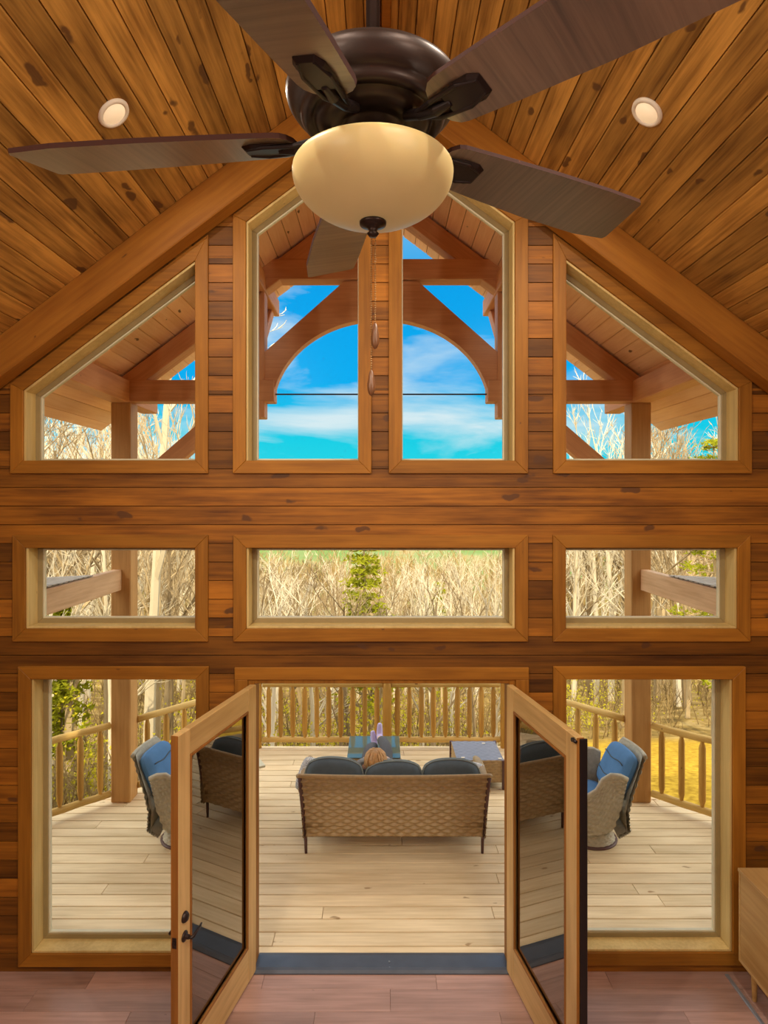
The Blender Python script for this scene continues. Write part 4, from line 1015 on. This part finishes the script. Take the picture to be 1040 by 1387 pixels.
# low brush and undergrowth: nobody could count it
m = MB(); R = random.Random(9)
for i in range(5200):
    y = 11.5 + 60 * R.random() ** 1.8; x = R.uniform(-0.75 * y - 2, 0.75 * y + 2)
    if 3 < x < 14 and y < 20.5: continue
    z = EYE + ground_h(x, y) - 0.05; h = R.uniform(0.4, 1.7)
    d = Vector((R.uniform(-.45, .45), R.uniform(-.45, .45), 1)) * h; p = Vector((x, y, z)); q = p + d * .5 + Vector((R.uniform(-.1, .1), R.uniform(-.1, .1), 0)); w = 0.006 + 0.0004 * y
    m.tube([p, q, p + d], [w * 1.5, w, w * .4], 3, cap=False)
    for _ in range(3):
        e = q + Vector((R.uniform(-.5, .5), R.uniform(-.5, .5), R.uniform(.2, .6))) * h * .6; m.tube([q, e], [w * .8, w * .3], 3, cap=False)
o = m.build('brushwood', M['twig']); tag(o, 'tangle of thin tan brush covering the forest floor beyond the deck', 'brush', kind='stuff')
m = MB()
for i in range(900):
    if R.random() < 0.6: cx_, cy_ = R.choice([(-6.6, 13.6), (-9.0, 16), (-2.3, 15.0), (-0.6, 14.6), (1.0, 17.0), (-4.2, 15), (7.5, 23)]); cx_ += R.gauss(0, 0.9); cy_ += R.gauss(0, .8)
    else: cy_ = 12.5 + 30 * R.random(); cx_ = R.uniform(-.7 * cy_, .7 * cy_)
    zz = EYE + ground_h(cx_, cy_) + abs(R.gauss(0, 0.9))
    if 3 < cx_ < 14 and cy_ < 20.5: continue
    for _ in range(14):
        p = Vector((cx_, cy_, zz)) + Vector((R.gauss(0, .22), R.gauss(0, .22), R.gauss(0, .22))); u = Vector((R.uniform(-1, 1), R.uniform(-1, 1), R.uniform(-1, 1))).normalized() * 0.075; v_ = u.orthogonal().normalized() * 0.035
        m.add([p - v_, p + u * .3 - v_ * .2, p + u, p + v_], [(0, 1, 2, 3)])
o = m.build('undergrowth_leaves', M['bushleaf']); tag(o, 'scattered yellow-green spring leaves on the low shrubs beyond the railing', 'undergrowth', kind='stuff')
# the deeper wood behind the individual trees
m = MB(); R = random.Random(21)
small = [tree_mesh(300 + i, 10.0, 0.09, 0.6, 6, 2, 0.035) for i in range(4)]
for i in range(520):
    y = 50 + 130 * R.random(); x = R.uniform(-0.72 * y, 0.72 * y); gh = ground_h(x, y)
    edge = min(1, max(0, (abs(x / y) - 0.22) / 0.14)); top = (-0.080 - 0.02 * R.random()) * (1 - edge) + edge * (0.0 + 0.06 * R.random())
    H = max(4, min(18, top * y - gh)); s = H / 11; mt = Matrix.Translation((x, y, EYE + gh)) @ Matrix.Rotation(R.uniform(0, 6.28), 4, 'Z') @ Matrix.Diagonal((s * 1.1, s * 1.1, s, 1))
    src = small[i % 4]; m.add([mt @ Vector(v) for v in src.v], src.f, 0.5)
o = m.build('forest', M['twig']); tag(o, 'hazy tan mass of far leafless woodland filling the valley', 'forest', kind='stuff')

# ------------------------------------------------------------------ loft behind the camera, with uplights added to brighten the ceiling
m = MB(); m.box(-HW + 0.002, HW - 0.002, YB + 0.002, -0.75, 1.85, 2.05); struct(m.build('floor_loft', M['floor']))
for sx, lab in ((-1, 'added torchiere uplight on the loft, out of the camera view, by one wall'), (1, 'added torchiere uplight on the loft, out of the camera view, by the other wall')):
    o = thing('added_uplight', (sx * 2.3, -1.6, 2.05), lab, 'lamp')
    m = MB(); m.lathe([(0, 0), (0.15, 0), (0.15, 0.02), (0.02, 0.03), (0.014, 1.55), (0.0, 1.55)], n=24); local(m.build('stand', M['bronze'], o, smooth=True))
    m = MB(); m.lathe([(0.02, 1.54), (0.10, 1.58), (0.17, 1.68), (0.175, 1.68), (0.105, 1.57), (0.02, 1.53)], n=32); local(m.build('shade', M['white'], o, smooth=True))
    ld = bpy.data.lights.new('added_uplight_bulb', 'POINT'); ld.energy = 125; ld.color = (1, 0.90, 0.74); ld.shadow_soft_size = 0.10
    lo = bpy.data.objects.new('added_uplight_bulb', ld); COL.objects.link(lo); lo.parent = o; lo.location = (0, 0, 1.80)

# ------------------------------------------------------------------ sky, sun
w = bpy.data.worlds.new('sky'); S.world = w; w.use_nodes = True; nt = w.node_tree; nt.nodes.clear()
out = nt.nodes.new('ShaderNodeOutputWorld'); bg = nt.nodes.new('ShaderNodeBackground'); link(nt, bg.outputs[0], out.inputs[0])
tc = N(nt, 'ShaderNodeTexCoord'); sp = N(nt, 'ShaderNodeSeparateXYZ'); link(nt, tc.outputs['Generated'], sp.inputs[0])
base = ramp(nt, sp.outputs['Z'], [(0.0, (0.62, 0.78, 0.86)), (0.03, (0.03, 0.70, 0.80)), (0.10, (0.01, 0.64, 0.82)), (0.19, (0.004, 0.43, 0.90)), (0.33, (0.004, 0.37, 0.86)), (0.5, (0.30, 0.62, 0.86)), (0.75, (0.75, 0.80, 0.82))])
# long cloud streaks
dv = nt.nodes.new('ShaderNodeVectorMath'); dv.operation = 'DIVIDE'
zc = math_node(nt, 'MAXIMUM', sp.outputs['Z'], 0.03)
mp = N(nt, 'ShaderNodeMapping'); mp.inputs['Rotation'].default_value = (0, math.radians(-17), 0); mp.inputs['Scale'].default_value = (2.3, 2.3, 9.0); mp.inputs['Location'].default_value = (0.3, 0.0, 0.55)
link(nt, tc.outputs['Generated'], mp.inputs[0])
cn = N(nt, 'ShaderNodeTexNoise', Scale=1.0, Detail=6.0, Roughness=0.55); cn.inputs['Distortion'].default_value = 0.4; link(nt, mp.outputs[0], cn.inputs['Vector'])
cf = ramp(nt, cn.outputs['Fac'], [(0.49, (0, 0, 0)), (0.66, (1, 1, 1))])
# unseen sky to the sides, overhead and behind, brightened to light the porch
ysd = math_node(nt, 'SUBTRACT', 0.72, sp.outputs['Y']); cover = math_node(nt, 'MULTIPLY', ysd, 2.2, clamp=True)
cfac = math_node(nt, 'MAXIMUM', math_node(nt, 'MULTIPLY', cf, 0.9), math_node(nt, 'MULTIPLY', cover, 0.92))
skyc = mixrgb(nt, cfac, base, (0.76, 0.88, 0.92))
skyc = mixrgb(nt, cover, skyc, (3.1, 3.0, 2.7))
link(nt, skyc, bg.inputs[0]); bg.inputs[1].default_value = 1.0
sd = bpy.data.lights.new('sun', 'SUN'); sd.energy = 5.0; sd.angle = 0.02; sd.color = (1, 0.86, 0.60)
so = bpy.data.objects.new('sun', sd); COL.objects.link(so); so.rotation_euler = Vector((0.06, 0.80, -0.60)).to_track_quat('-Z', 'Y').to_euler()

# ------------------------------------------------------------------ camera, colour
cd = bpy.data.cameras.new('camera'); co = bpy.data.objects.new('camera', cd); COL.objects.link(co); S.camera = co
co.location = (0, 0, EYE); co.rotation_euler = (PI / 2, 0, 0)
cd.sensor_fit = 'HORIZONTAL'; cd.sensor_width = 36; cd.lens = 36 * F / 1040
cd.shift_x = (520 - CX) / 1040; cd.shift_y = -(693.5 - CY) / 1040
cd.clip_end = 2000; cd.clip_start = 0.05
S.view_settings.view_transform = 'Standard'; S.view_settings.look = 'None'; S.view_settings.gamma = 1.0; S.view_settings.exposure = 0.0; S.view_settings.use_curve_mapping = False
S.cycles.max_bounces = 10; S.cycles.diffuse_bounces = 6; S.cycles.transparent_max_bounces = 16; S.cycles.use_denoising = True
S.cycles.sample_clamp_indirect = 8.0; S.cycles.caustics_reflective = False; S.cycles.caustics_refractive = False
